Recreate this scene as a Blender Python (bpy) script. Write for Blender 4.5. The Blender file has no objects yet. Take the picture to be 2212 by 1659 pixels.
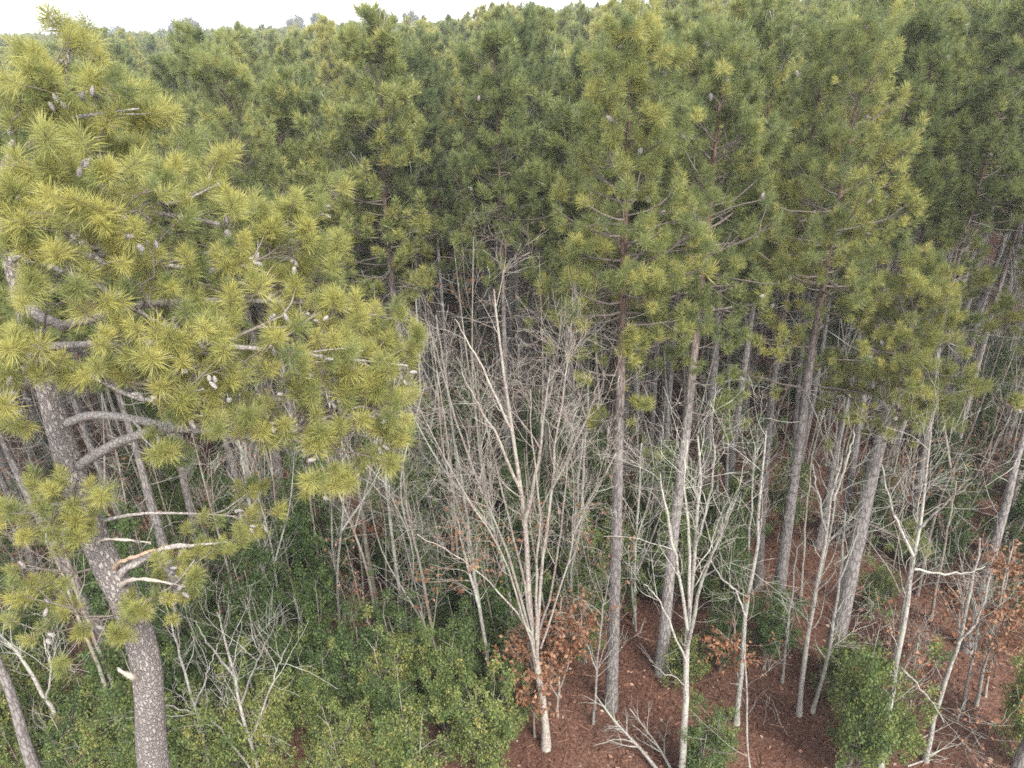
import bpy, math, random
import numpy as np
from mathutils import Vector, Matrix

# ------------------------------------------------------------------ camera, world, sun, exposure
S = bpy.context.scene
C = S.collection
PITCH, ROLL, CAMH = math.radians(27.2), math.radians(-1.8), 15.0
W, H, F = 2212.0, 1659.0, 1533.0
cd = bpy.data.cameras.new('camera'); cam = bpy.data.objects.new('camera', cd); C.objects.link(cam)
cd.sensor_width = 36.0; cd.lens = F / W * 36.0; cd.clip_start = 0.1; cd.clip_end = 6000
CM = Matrix.Rotation(math.pi / 2 - PITCH, 4, 'X') @ Matrix.Rotation(ROLL, 4, 'Z')
cam.matrix_world = Matrix.Translation((0, 0, CAMH)) @ CM
S.camera = cam

SUN_EL, SUN_AZ = math.radians(52), math.radians(150)      # azimuth from +Y towards +X: behind, to the right
wd = bpy.data.worlds.new('World'); S.world = wd; wd.use_nodes = True
nt = wd.node_tree; nt.nodes.clear()
sky = nt.nodes.new('ShaderNodeTexSky'); sky.sky_type = 'NISHITA'; sky.sun_disc = False
sky.sun_elevation = SUN_EL; sky.sun_rotation = SUN_AZ
sky.air_density = 1.0; sky.dust_density = 1.0; sky.ozone_density = 1.0
hs = nt.nodes.new('ShaderNodeHueSaturation'); hs.inputs['Saturation'].default_value = 0.22
bg = nt.nodes.new('ShaderNodeBackground'); bg.inputs['Strength'].default_value = 0.15
ow = nt.nodes.new('ShaderNodeOutputWorld')
nt.links.new(sky.outputs[0], hs.inputs['Color']); nt.links.new(hs.outputs[0], bg.inputs[0]); nt.links.new(bg.outputs[0], ow.inputs[0])

sd = bpy.data.lights.new('sun', 'SUN'); sd.energy = 1.5; sd.angle = math.radians(18); sd.color = (1.0, 0.96, 0.9)
so = bpy.data.objects.new('sun', sd); C.objects.link(so)
sdir = Vector((math.sin(SUN_AZ) * math.cos(SUN_EL), math.cos(SUN_AZ) * math.cos(SUN_EL), math.sin(SUN_EL)))
so.rotation_euler = sdir.to_track_quat('Z', 'Y').to_euler(); so.location = (0, -20, 40)
S.view_settings.view_transform = 'Standard'; S.view_settings.look = 'None'
S.view_settings.gamma = 1.0; S.view_settings.use_curve_mapping = False
S.view_settings.exposure = 2.2
S.cycles.max_bounces = 4; S.cycles.diffuse_bounces = 3; S.cycles.transmission_bounces = 2; S.cycles.glossy_bounces = 1
S.cycles.adaptive_threshold = 0.015; S.cycles.use_denoising = False; S.cycles.filter_width = 1.65

# ------------------------------------------------------------------ measuring: photograph pixel -> point of the place
R3 = np.array(CM.to_3x3())
def ray(px, py): return R3 @ np.array([(px - W / 2) / F, -(py - H / 2) / F, -1.0])
def onY(px, py, Y):
    d = ray(px, py); return np.array([0, 0, CAMH]) + d * (Y / d[1])
def G(px, py, z=0.0):
    d = ray(px, py); return np.array([0, 0, CAMH]) + d * ((z - CAMH) / d[2])
def depth(p): return float(-(R3.T @ (np.asarray(p) - np.array([0, 0, CAMH])))[2])

# ------------------------------------------------------------------ mesh helpers
def nrm(v): return v / np.maximum(np.linalg.norm(v, axis=-1, keepdims=True), 1e-9)

class MB:
    def __init__(s): s.v = []; s.f = {3: [], 4: []}; s.t = []; s.n = 0
    def add(s, v, faces, tint=0.5):
        v = np.asarray(v, float).reshape(-1, 3)
        for f in faces:
            f = np.asarray(f, int)
            if len(f): s.f[f.shape[1]].append(f + s.n)
        s.v.append(v); s.t.append(np.broadcast_to(np.asarray(tint, float), (len(v),)).copy()); s.n += len(v)
        return s
    def mesh(s, name, mat, origin=(0, 0, 0), smooth=False):
        V = (np.concatenate(s.v) - np.asarray(origin)).astype(np.float32)
        T = np.concatenate(s.t).astype(np.float32)
        parts, starts, off = [], [], 0
        for k in (3, 4):
            if s.f[k]:
                f = np.concatenate(s.f[k]); parts.append(f.ravel()); starts.append(off + np.arange(len(f)) * k); off += f.size
        L = np.concatenate(parts).astype(np.int32); st = np.concatenate(starts).astype(np.int32)
        me = bpy.data.meshes.new(name)
        me.vertices.add(len(V)); me.vertices.foreach_set('co', V.ravel())
        me.loops.add(len(L)); me.loops.foreach_set('vertex_index', L)
        me.polygons.add(len(st)); me.polygons.foreach_set('loop_start', st)
        me.update(calc_edges=True)
        a = me.attributes.new('tint', 'FLOAT', 'POINT'); a.data.foreach_set('value', T)
        if smooth: me.polygons.foreach_set('use_smooth', np.ones(len(st), bool))
        me.materials.append(mat); me.validate()
        return me
    def obj(s, name, mat, parent=None, origin=(0, 0, 0), smooth=False):
        return link(name, s.mesh(name, mat, origin, smooth), parent)

def link(name, data, parent=None):
    o = bpy.data.objects.new(name, data); C.objects.link(o)
    if parent is not None: o.parent = parent
    return o

def tubes(P, R, sides):
    """P (T,n,3), R (T,n): T tubes of n rings each -> verts, quads"""
    P = np.asarray(P, float); R = np.asarray(R, float)
    T, n, _ = P.shape
    tan = nrm(np.gradient(P, axis=1))
    avg = nrm(P[:, -1] - P[:, 0])
    ref = np.where((np.abs(avg[:, 2:3]) < 0.8), np.array([[0, 0, 1.0]]), np.array([[1.0, 0, 0]]))
    u = nrm(np.cross(tan, ref[:, None, :])); v = np.cross(tan, u)
    a = np.arange(sides) / sides * 2 * math.pi
    ring = u[:, :, None, :] * np.cos(a)[None, None, :, None] + v[:, :, None, :] * np.sin(a)[None, None, :, None]
    V = P[:, :, None, :] + ring * R[:, :, None, None]
    i = np.arange(n - 1)[:, None] * sides; j = np.arange(sides)[None, :]; j2 = (j + 1) % sides
    q = np.stack([i + j, i + j2, i + sides + j2, i + sides + j], -1).reshape(-1, 4)
    Q = (q[None] + (np.arange(T) * n * sides)[:, None, None]).reshape(-1, 4)
    return V.reshape(-1, 3), Q

def resample(pts, n):
    """smooth curve (Catmull-Rom) through control points, n points"""
    p = np.asarray(pts, float)
    if len(p) == 2: t = np.linspace(0, 1, n)[:, None]; return p[0] * (1 - t) + p[1] * t
    e = np.vstack([2 * p[0] - p[1], p, 2 * p[-1] - p[-2]])
    tt = np.linspace(0, len(p) - 1 - 1e-6, n); i = tt.astype(int); f = (tt - i)[:, None]
    a, b, c, d = e[i], e[i + 1], e[i + 2], e[i + 3]
    return 0.5 * (2 * b + (c - a) * f + (2 * a - 5 * b + 4 * c - d) * f ** 2 + (3 * b - a - 3 * c + d) * f ** 3)

def curve_from(pos, d, L, n, rng, wig, up):
    T = len(pos); out = np.empty((T, n, 3)); out[:, 0] = pos; d = nrm(d); p = pos.copy()
    for k in range(1, n):
        p = p + d * (L / (n - 1))[:, None]; out[:, k] = p
        d = nrm(d + rng.normal(0, wig, (T, 3)) + np.array([0, 0, up]))
    return out

def sprout(P, R, rng, cnt, t0, t1, ang, ln, n=4, up=0.1, lift=0.15, wig=0.15, rf=0.65, rmax=1.0, rend=0.002, taper=0.6, flat=1.0):
    T, m, _ = P.shape
    wgt = np.linalg.norm(P[:, -1] - P[:, 0], axis=1) + .25
    idx = rng.choice(T, cnt, p=wgt / wgt.sum())
    tn = rng.uniform(t0, t1, cnt); t = tn * (m - 1) * 0.9999; i = t.astype(int); f = (t - i)
    pos = P[idx, i] * (1 - f)[:, None] + P[idx, i + 1] * f[:, None]
    rad = R[idx, i] * (1 - f) + R[idx, i + 1] * f
    tan = nrm(P[idx, i + 1] - P[idx, i])
    perp = np.cross(tan, rng.normal(0, 1, (cnt, 3))); perp[:, 2] *= flat; perp = nrm(perp)
    a = rng.uniform(ang[0], ang[1], cnt)[:, None]
    d = np.cos(a) * tan + np.sin(a) * perp + np.array([0, 0, lift])
    L = rng.uniform(ln[0], ln[1], cnt) * (1 - taper * tn)
    Q = curve_from(pos, d, L, n, rng, wig, up)
    r0 = np.minimum(rad * rf, rmax)
    Rr = r0[:, None] * (1 - np.linspace(0, 1, n)[None]) + np.minimum(rend, r0)[:, None] * np.linspace(0, 1, n)[None]
    return Q, Rr

def frames(d, rng):
    """rotation matrices that take +Z to d with a random spin: (T,3,3)"""
    d = nrm(d); T = len(d)
    u = nrm(np.cross(d, rng.normal(0, 1, (T, 3)))); v = np.cross(d, u)
    return np.stack([u, v, d], axis=-1)

def scatter(mb, tmpl, pos, d, sc, rng, tint):
    """place a template (verts, [faces]) at each position, +Z along d"""
    tv, tf = tmpl
    M = frames(d, rng)
    V = np.einsum('tij,vj->tvi', M, tv) * sc[:, None, None] + pos[:, None, :]
    k = len(tv); off = (np.arange(len(pos)) * k)
    fs = [(np.asarray(f)[None] + off[:, None, None]).reshape(-1, np.asarray(f).shape[1]) for f in tf]
    mb.add(V.reshape(-1, 3), fs, np.repeat(tint, k))

def tuft(rng, n, L, w, seg=2, wide=78):
    """a brush of long pine needles round a shoot that points along +Z"""
    u = rng.uniform(0, 1, n) ** 0.8
    z0 = -0.13 * u                                            # lower on the shoot = wider angle
    pol = np.radians(12 + wide * u ** 0.75 + rng.normal(0, 9, n)); az = rng.uniform(0, 2 * math.pi, n)
    d = np.stack([np.sin(pol) * np.cos(az), np.sin(pol) * np.sin(az), np.cos(pol)], -1)
    s = nrm(np.cross(d, rng.normal(0, 1, (n, 3))))
    Ln = (L * rng.uniform(0.6, 1.15, n))[:, None]
    p0 = np.stack([np.zeros(n), np.zeros(n), z0], -1)
    sag = np.zeros((n, 3)); sag[:, 2] = -0.16 * Ln[:, 0] * np.sin(pol); sag += rng.normal(0, 0.016, (n, 3))
    hw = s * w / 2
    if seg == 2:
        m = p0 + d * Ln * 0.55; e = p0 + d * Ln + sag
        V = np.stack([p0 - hw * .7, p0 + hw * .7, m + hw, m - hw, e], 1).reshape(-1, 3)
        k = np.arange(n)[:, None] * 5
        return V, [np.concatenate([k, k + 1, k + 2, k + 3], 1), np.concatenate([k + 3, k + 2, k + 4], 1)]
    if seg == 0:
        e = p0 + d * Ln + sag; p1 = p0 + d * Ln * .12
        V = np.stack([p1 - hw, p1 + hw, e], 1).reshape(-1, 3); k = np.arange(n)[:, None] * 3
        return V, [np.concatenate([k, k + 1, k + 2], 1)]
    m = p0 + d * Ln * 0.5; e = p0 + d * Ln + sag
    V = np.stack([p0, m + hw, e, m - hw], 1).reshape(-1, 3)
    k = np.arange(n)[:, None] * 4
    return V, [np.concatenate([k, k + 1, k + 2, k + 3], 1)]

LEAF = (np.array([[0, 0, 0], [.32, .06, .5], [0, 0, 1.0], [-.32, .06, .5]]), [np.array([[0, 1, 2, 3]])])
LEAF2 = (np.array([[0, 0, 0], [.26, .1, .35], [.22, .02, .75], [0, -.08, 1.05], [-.22, .02, .75], [-.26, .1, .35], [0, -.03, .5]]),
         [np.array([[0, 1, 6], [1, 2, 6], [2, 3, 6], [3, 4, 6], [4, 5, 6], [5, 0, 6]])])

# ------------------------------------------------------------------ materials
def new_mat(name):
    m = bpy.data.materials.new(name); m.use_nodes = True
    t = m.node_tree; t.nodes.clear(); return m, t
def N(t, kind, **kw):
    n = t.nodes.new(kind)
    for k, v in kw.items():
        if k in n.inputs: n.inputs[k].default_value = v
        else: setattr(n, k, v)
    return n
def ramp(t, fac, stops):
    r = t.nodes.new('ShaderNodeValToRGB'); e = r.color_ramp.elements
    while len(e) < len(stops): e.new(0.5)
    for q, (p, c) in zip(e, stops): q.position = p; q.color = (*c, 1)
    t.links.new(fac, r.inputs[0]); return r.outputs[0]

def leaf_mat(name, stops, transl=0.35, rough=0.5, spread=0.35, spec=0.3):
    m, t = new_mat(name)
    at = N(t, 'ShaderNodeAttribute', attribute_name='tint'); oi = N(t, 'ShaderNodeObjectInfo')
    ma = N(t, 'ShaderNodeMath', operation='MULTIPLY_ADD'); ma.inputs[1].default_value = spread
    t.links.new(oi.outputs['Random'], ma.inputs[0]); 
    sb = N(t, 'ShaderNodeMath', operation='SUBTRACT'); sb.inputs[1].default_value = spread / 2
    t.links.new(at.outputs['Fac'], sb.inputs[0]); t.links.new(sb.outputs[0], ma.inputs[2])
    col = ramp(t, ma.outputs[0], stops)
    pr = N(t, 'ShaderNodeBsdfPrincipled', Roughness=rough); pr.inputs['Specular IOR Level'].default_value = spec
    tr = N(t, 'ShaderNodeBsdfTranslucent'); mx = N(t, 'ShaderNodeMixShader'); mx.inputs[0].default_value = transl
    ou = N(t, 'ShaderNodeOutputMaterial')
    t.links.new(col, pr.inputs['Base Color']); t.links.new(col, tr.inputs['Color'])
    t.links.new(pr.outputs[0], mx.inputs[1]); t.links.new(tr.outputs[0], mx.inputs[2]); t.links.new(mx.outputs[0], ou.inputs[0])
    return m

def bark_mat(name, stops, scale=(9, 9, 2.2), noise=6.0, bump=0.6, dist=0.02, lichen=None, cell=True, warp=0.5, edge=0.16, upper=None):
    m, t = new_mat(name)
    tc = N(t, 'ShaderNodeTexCoord'); mp = N(t, 'ShaderNodeMapping'); mp.inputs['Scale'].default_value = scale
    t.links.new(tc.outputs['Object'], mp.inputs[0])
    no = N(t, 'ShaderNodeTexNoise', Scale=noise, Detail=5.0); t.links.new(mp.outputs[0], no.inputs['Vector'])
    if cell:
        ad = N(t, 'ShaderNodeVectorMath', operation='MULTIPLY_ADD'); ad.inputs[1].default_value = (warp, warp, warp)
        t.links.new(no.outputs['Color'], ad.inputs[0]); t.links.new(mp.outputs[0], ad.inputs[2])
        vo = N(t, 'ShaderNodeTexVoronoi', feature='DISTANCE_TO_EDGE', Scale=1.6); t.links.new(ad.outputs[0], vo.inputs['Vector'])
        mr = N(t, 'ShaderNodeMapRange'); mr.inputs[1].default_value = 0.0; mr.inputs[2].default_value = edge
        t.links.new(vo.outputs['Distance'], mr.inputs[0])
        mu = N(t, 'ShaderNodeMath', operation='MULTIPLY_ADD'); mu.inputs[1].default_value = 0.55
        sc = N(t, 'ShaderNodeMath', operation='MULTIPLY'); sc.inputs[1].default_value = 0.55
        t.links.new(no.outputs['Fac'], sc.inputs[0]); t.links.new(mr.outputs[0], mu.inputs[0]); t.links.new(sc.outputs[0], mu.inputs[2])
        fac = mu.outputs[0]
    else: fac = no.outputs['Fac']
    col = ramp(t, fac, stops)
    if lichen:
        n2 = N(t, 'ShaderNodeTexNoise', Scale=3.0, Detail=4.0); t.links.new(tc.outputs['Object'], n2.inputs['Vector'])
        f2 = ramp(t, n2.outputs['Fac'], [(0.5, (0, 0, 0)), (0.62, (1, 1, 1))])
        mc = N(t, 'ShaderNodeMix', data_type='RGBA'); t.links.new(f2, mc.inputs[0]); t.links.new(col, mc.inputs[6]); mc.inputs[7].default_value = (*lichen, 1)
        col = mc.outputs[2]
    if upper:
        sx = N(t, 'ShaderNodeSeparateXYZ'); t.links.new(tc.outputs['Object'], sx.inputs[0])
        mu2 = N(t, 'ShaderNodeMapRange'); mu2.inputs[1].default_value = 7.5; mu2.inputs[2].default_value = 10.5; t.links.new(sx.outputs['Z'], mu2.inputs[0])
        mh = N(t, 'ShaderNodeMix', data_type='RGBA', blend_type='MULTIPLY'); t.links.new(mu2.outputs[0], mh.inputs[0]); t.links.new(col, mh.inputs[6]); mh.inputs[7].default_value = (*upper, 1)
        col = mh.outputs[2]
    oi = N(t, 'ShaderNodeObjectInfo'); hv = N(t, 'ShaderNodeHueSaturation')
    mr2 = N(t, 'ShaderNodeMapRange'); mr2.inputs[3].default_value = 0.75; mr2.inputs[4].default_value = 1.2
    t.links.new(oi.outputs['Random'], mr2.inputs[0]); t.links.new(mr2.outputs[0], hv.inputs['Value']); t.links.new(col, hv.inputs['Color'])
    pr = N(t, 'ShaderNodeBsdfPrincipled', Roughness=0.9); pr.inputs['Specular IOR Level'].default_value = 0.1
    t.links.new(hv.outputs[0], pr.inputs['Base Color'])
    bp = N(t, 'ShaderNodeBump', Strength=bump, Distance=dist); t.links.new(fac, bp.inputs['Height']); t.links.new(bp.outputs[0], pr.inputs['Normal'])
    ou = N(t, 'ShaderNodeOutputMaterial'); t.links.new(pr.outputs[0], ou.inputs[0])
    return m

M_NEEDLE = leaf_mat('pine_needles', [(0.0, (.072, .103, .043)), (0.4, (.124, .155, .056)), (0.7, (.214, .236, .074)), (1.0, (.372, .348, .1))], 0.4, 0.45, 0.4, 0.4)
M_HOLLY = leaf_mat('holly_leaves', [(0.0, (.034, .062, .022)), (0.5, (.078, .118, .034)), (0.85, (.155, .185, .05)), (1.0, (.23, .22, .065))], 0.3, 0.5, 0.45, 0.25)
M_BROWN = leaf_mat('dead_leaves', [(0.0, (.115, .047, .024)), (0.5, (.215, .096, .046)), (1.0, (.31, .17, .1))], 0.3, 0.7, 0.2, 0.2)
M_LITTER = leaf_mat('pine_straw', [(0.0, (.034, .016, .011)), (0.5, (.11, .05, .032)), (0.85, (.21, .108, .073)), (1.0, (.38, .285, .22))], 0.0, 0.85, 0.1, 0.1)
M_FAR = leaf_mat('distant_leaves', [(0.0, (.06, .075, .045)), (0.5, (.12, .13, .09)), (1.0, (.2, .19, .15))], 0.2, 0.7, 0.4, 0.1)
M_BARK = bark_mat('pine_bark', [(0.0, (.03, .025, .022)), (0.35, (.11, .094, .086)), (0.65, (.185, .163, .15)), (1.0, (.26, .238, .222))], upper=(.62, .46, .36))
M_HBARK = bark_mat('plated_pine_bark', [(0.0, (.075, .062, .056)), (0.3, (.2, .172, .157)), (0.55, (.29, .256, .235)), (0.75, (.34, .305, .282)), (1.0, (.3, .24, .2))], scale=(15, 15, 6.5), noise=2.6, bump=1.0, dist=0.045, warp=.9, edge=0.24)
M_LIMB = bark_mat('pale_limb_bark', [(0.0, (.06, .05, .045)), (0.4, (.16, .14, .126)), (0.7, (.25, .224, .203)), (1.0, (.32, .292, .27))], (14, 14, 14), 3, 0.6, 0.01, None, True)
M_TWIG = bark_mat('pine_twig_bark', [(0.0, (.06, .045, .038)), (0.5, (.13, .105, .09)), (1.0, (.26, .23, .21))], (6, 6, 6), 5, 0.2, 0.005, None, False)
M_PALE = bark_mat('pale_smooth_bark', [(0.3, (.1, .086, .072)), (0.5, (.235, .212, .185)), (0.7, (.4, .378, .345))], (7, 7, 3), 6, 0.15, 0.005, (.3, .3, .245), False)
M_TAN = bark_mat('tan_bark', [(0.25, (.1, .077, .06)), (0.5, (.2, .16, .128)), (0.75, (.31, .265, .225))], (4, 4, 1.5), 7, 0.2, 0.005, (.25, .25, .2), False)
M_BEIGE = bark_mat('beige_bark', [(0.3, (.1, .08, .066)), (0.5, (.225, .187, .16)), (0.7, (.36, .318, .283))], (7, 7, 3), 6, 0.2, 0.005, (.27, .26, .21), False)
M_WOOD = bark_mat('splintered_wood', [(0.25, (.13, .095, .07)), (0.45, (.3, .25, .2)), (0.7, (.46, .43, .39))], (22, 22, 22), 4, 0.5, 0.01, None, False)
M_ORANGE = bark_mat('torn_orange_wood', [(0.25, (.1, .06, .04)), (0.42, (.2, .105, .055)), (0.52, (.3, .23, .17)), (0.75, (.38, .34, .29))], (18, 18, 18), 4, 0.5, 0.01, None, False)
M_CONE = bark_mat('cone_scales', [(0.2, (.14, .115, .1)), (0.6, (.3, .27, .245)), (1.0, (.42, .39, .365))], (40, 40, 40), 2, 0.8, 0.01, None, True)

# ------------------------------------------------------------------ things
def thing(name, base, label, cat, group=None):
    o = link(name, None); o.location = tuple(float(x) for x in base); o['label'] = label; o['category'] = cat
    o.empty_display_size = 0.3
    if group: o['group'] = group
    return o
def tag(o, label, cat, group=None):
    o['label'] = label; o['category'] = cat
    if group: o['group'] = group
    return o
def dup(root, loc, rz, sc, label=None, group=None, tilt=(0, 0)):
    r = root.copy(); C.objects.link(r); r.location = loc; r.rotation_euler = (tilt[0], tilt[1], rz); r.scale = sc
    if label: r['label'] = label
    if group: r['group'] = group
    for ch in list(root.children):
        c = ch.copy(); C.objects.link(c); c.parent = r
        for g in ch.children:
            q = g.copy(); C.objects.link(q); q.parent = c
    return r

# ------------------------------------------------------------------ the ground
def ground():
    m, t = new_mat('pine_straw_floor')
    tc = N(t, 'ShaderNodeTexCoord')
    n1 = N(t, 'ShaderNodeTexNoise', Scale=0.5, Detail=5.0); n2 = N(t, 'ShaderNodeTexNoise', Scale=14.0, Detail=6.0, Roughness=0.7)
    t.links.new(tc.outputs['Object'], n1.inputs['Vector']); t.links.new(tc.outputs['Object'], n2.inputs['Vector'])
    c1 = ramp(t, n2.outputs['Fac'], [(0.3, (.03, .014, .0095)), (0.5, (.077, .037, .025)), (0.68, (.135, .075, .053))])
    c2 = ramp(t, n2.outputs['Fac'], [(0.3, (.042, .022, .015)), (0.5, (.105, .054, .037)), (0.68, (.175, .103, .075))])
    f = ramp(t, n1.outputs['Fac'], [(0.4, (0, 0, 0)), (0.56, (1, 1, 1))])
    mc = N(t, 'ShaderNodeMix', data_type='RGBA'); t.links.new(f, mc.inputs[0]); t.links.new(c1, mc.inputs[6]); t.links.new(c2, mc.inputs[7])
    pr = N(t, 'ShaderNodeBsdfPrincipled', Roughness=0.95); pr.inputs['Specular IOR Level'].default_value = 0.05
    t.links.new(mc.outputs[2], pr.inputs['Base Color'])
    bp = N(t, 'ShaderNodeBump', Strength=0.8, Distance=0.05); t.links.new(n2.outputs['Fac'], bp.inputs['Height']); t.links.new(bp.outputs[0], pr.inputs['Normal'])
    ou = N(t, 'ShaderNodeOutputMaterial'); t.links.new(pr.outputs[0], ou.inputs[0])
    # fine grid near, coarse far: gentle unevenness
    xs = np.unique(np.concatenate([np.linspace(-40, 40, 161), np.array([-3000, -800, -250, -120, -70, 70, 120, 250, 800, 3000.])]))
    ys = np.unique(np.concatenate([np.linspace(-10, 60, 141), np.array([-3000, -500, -60, 90, 150, 300, 800, 4000.])]))
    X, Y = np.meshgrid(xs, ys)
    Z = 0.06 * np.sin(X * .9 + 1.3 * np.sin(Y * .6)) * np.sin(Y * .8) + 0.03 * np.sin(X * 3.1 + Y * 1.7)
    Z = np.where((np.abs(X) <= 40) & (Y >= -10) & (Y <= 60), Z, 0) - 0.05
    nx = len(xs); i = np.arange(len(ys) - 1)[:, None] * nx; j = np.arange(nx - 1)[None]
    q = np.stack([i + j, i + j + 1, i + nx + j + 1, i + nx + j], -1).reshape(-1, 4)
    o = MB().add(np.stack([X, Y, Z], -1), [q]).obj('ground', m, smooth=True); o['kind'] = 'structure'
    rng = np.random.default_rng(5)
    # fallen needles and leaves
    n = 56000
    y = 6 + 26 * rng.uniform(0, 1, n) ** 0.9; x = rng.uniform(-1, 1, n) * (0.78 * y + 4)
    z = 0.06 * np.sin(x * .9 + 1.3 * np.sin(y * .6)) * np.sin(y * .8) + 0.03 * np.sin(x * 3.1 + y * 1.7) - 0.045 + rng.uniform(0, .03, n)
    d = nrm(np.stack([rng.normal(0, 1, n), rng.normal(0, 1, n), rng.normal(0, .15, n)], -1))
    mb = MB(); k = n // 2
    straw = (np.array([[-.03, 0, 0], [.03, 0, 0], [.03, 0.02, 1.0], [-.03, 0, 1.0]]), [np.array([[0, 1, 2, 3]])])
    p = np.stack([x, y, z], -1)
    scatter(mb, straw, p[:k], d[:k], rng.uniform(.14, .32, k), rng, rng.uniform(0, .85, k))
    scatter(mb, LEAF, p[k:], d[k:], rng.uniform(.05, .13, n - k), rng, rng.uniform(0, 1, n - k) ** 1.1)
    n = 900; y = 7 + 20 * rng.uniform(0, 1, n); x = rng.uniform(-1, 1, n) * (0.75 * y + 3); a = rng.uniform(0, 6.283, n)      # fallen twigs
    z = 0.06 * np.sin(x * .9 + 1.3 * np.sin(y * .6)) * np.sin(y * .8) + 0.03 * np.sin(x * 3.1 + y * 1.7) - 0.03
    Q = curve_from(np.stack([x, y, z], -1), np.stack([np.cos(a), np.sin(a), 0 * a], -1), rng.uniform(.25, 1.3, n), 5, rng, .16, 0.0)
    Q[..., 2] = z[:, None] + rng.uniform(0, .03, (n, 5)); v, q = tubes(Q, np.linspace(1, .4, 5)[None] * rng.uniform(.004, .012, n)[:, None], 4)
    mb.add(v, [q], np.repeat(rng.uniform(.1, 1.0, n) ** 1.5, 20))
    o = mb.obj('leaf_litter', M_LITTER); o['kind'] = 'stuff'; o['label'] = 'reddish brown pine straw and dead leaves over the forest floor'; o['category'] = 'leaf litter'
ground()

# ------------------------------------------------------------------ pines
rngT = np.random.default_rng(11)
T_NEAR = [tuft(rngT, 215, L_, .0046, 1, w_) for L_, w_ in ((.175, 72), (.16, 56), (.19, 82), (.15, 64))]
T_MIDN = [tuft(rngT, 100, .19, .0115, 0, 62) for _ in range(3)]
T_MID = [tuft(rngT, 74, .22, .0155, 0, 54) for _ in range(3)]
T_FAR = [tuft(rngT, 64, .28, .022, 0, 44) for _ in range(3)]
TUFT_MESH = {}
def tuft_mesh(k, level):
    key = (k, level)
    if key not in TUFT_MESH:
        v, f = T_NEAR[k % 4]; TUFT_MESH[key] = MB().add(v, f, level).mesh('needle_tuft', M_NEEDLE)
    return TUFT_MESH[key]

def cone_mesh():
    rng = np.random.default_rng(3); mb = MB()
    n, s = 9, 10
    t = np.linspace(0, 1, n); r = 0.027 * np.sin(np.clip(t * 2.6 + .25, 0, math.pi)) + 0.002
    P = np.stack([0 * t, 0 * t, t * .1], -1); v, q = tubes(P[None], r[None], s); mb.add(v, [q])
    a, zz = [], []
    for i in range(7):                                        # rows of scales standing proud
        for j in range(8):
            th = (j + .5 * (i % 2)) / 8 * 2 * math.pi; z = .012 + i * .012; rr = float(np.interp(z / .1, t, r))
            c = np.array([math.cos(th), math.sin(th), 0]); e = np.array([-math.sin(th), math.cos(th), 0])
            b = c * rr * .9 + np.array([0, 0, z]); o = c * (rr + .009) + np.array([0, 0, z + .010])
            mb.add([b - e * .008, b + e * .008, o + e * .006, o - e * .006], [np.array([[0, 1, 2, 3]])])
    return mb.mesh('pine_cone', M_CONE)
CONE = cone_mesh()

def trunk_tube(pts, r0, r1, n, sides, rng, flare=0.42):
    P = resample(pts, n); t = np.linspace(0, 1, n)
    r = r0 * (1 - t) ** 1.0 * np.where(t > .5, 1 - .5 * (t - .5) / .5, 1) + r1 * t + r0 * flare * np.exp(-t * n * .35)
    r = r * (1 + rng.normal(0, .015, n))
    return P, r

def pine_branches(P, R, rng, cb, top, rad, nb, droop=0.0, asym=None, short=.38):
    """first-order limbs of a pine: elevation rises towards the top"""
    zt = P[:, 2]
    u = (np.arange(nb) + rng.uniform(0, 1, nb)) / nb
    u = u ** 0.92
    z = cb + (top - cb) * u * .985
    pos = np.stack([np.interp(z, zt, P[:, k]) for k in range(3)], -1); rr = np.interp(z, zt, R)
    az = np.arange(nb) * 2.39996 + rng.normal(0, .5, nb)
    L = rad * (1 - u) ** 0.62 * (0.62 + 0.38 * np.minimum(1, u * 4)) * rng.uniform(.68, 1.15, nb) + .22
    L = np.where(rng.uniform(0, 1, nb) < short, L * rng.uniform(.3, .55, nb), L)
    if asym is not None: L = L * (1 + .35 * np.cos(az - asym))
    el = np.radians(-4 - droop + 62 * u ** 1.4 + rng.normal(0, 9, nb))
    d = np.stack([np.cos(el) * np.cos(az), np.cos(el) * np.sin(az), np.sin(el)], -1)
    B = curve_from(pos, d, L, 6, rng, .12, .10)
    r0 = np.minimum(rr * .5, .010 + .013 * L); Rb = r0[:, None] * np.linspace(1, .32, 6)[None]
    return B, Rb

def pine_foliage(B, Rb, rng, k1, k2, tmin=.3):
    """second and third order shoots and the tufts that end them"""
    nb = len(B)
    Q, Rq = sprout(B, Rb, rng, int(nb * k1), tmin * .55, .97, (.5, 1.0), (.35, .85), n=4, up=.12, lift=.12, wig=.14, rf=.6, rend=.004, taper=.45)
    Z, Rz = sprout(Q, Rq, rng, int(nb * k1 * k2), .3, 1.0, (.4, .9), (.14, .34), n=3, up=.15, lift=.25, wig=.1, rf=.8, rend=.004, taper=.2)
    ends = [(B[:, -1], B[:, -1] - B[:, -2], np.arange(nb)), (Q[:, -1], Q[:, -1] - Q[:, -2], None), (Z[:, -1], Z[:, -1] - Z[:, -2], None)]
    pos = np.concatenate([e[0] for e in ends]); d = nrm(np.concatenate([nrm(e[1]) for e in ends]) + np.array([0, 0, 1.05]))
    return (Q, Rq), (Z, Rz), pos, d

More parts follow.
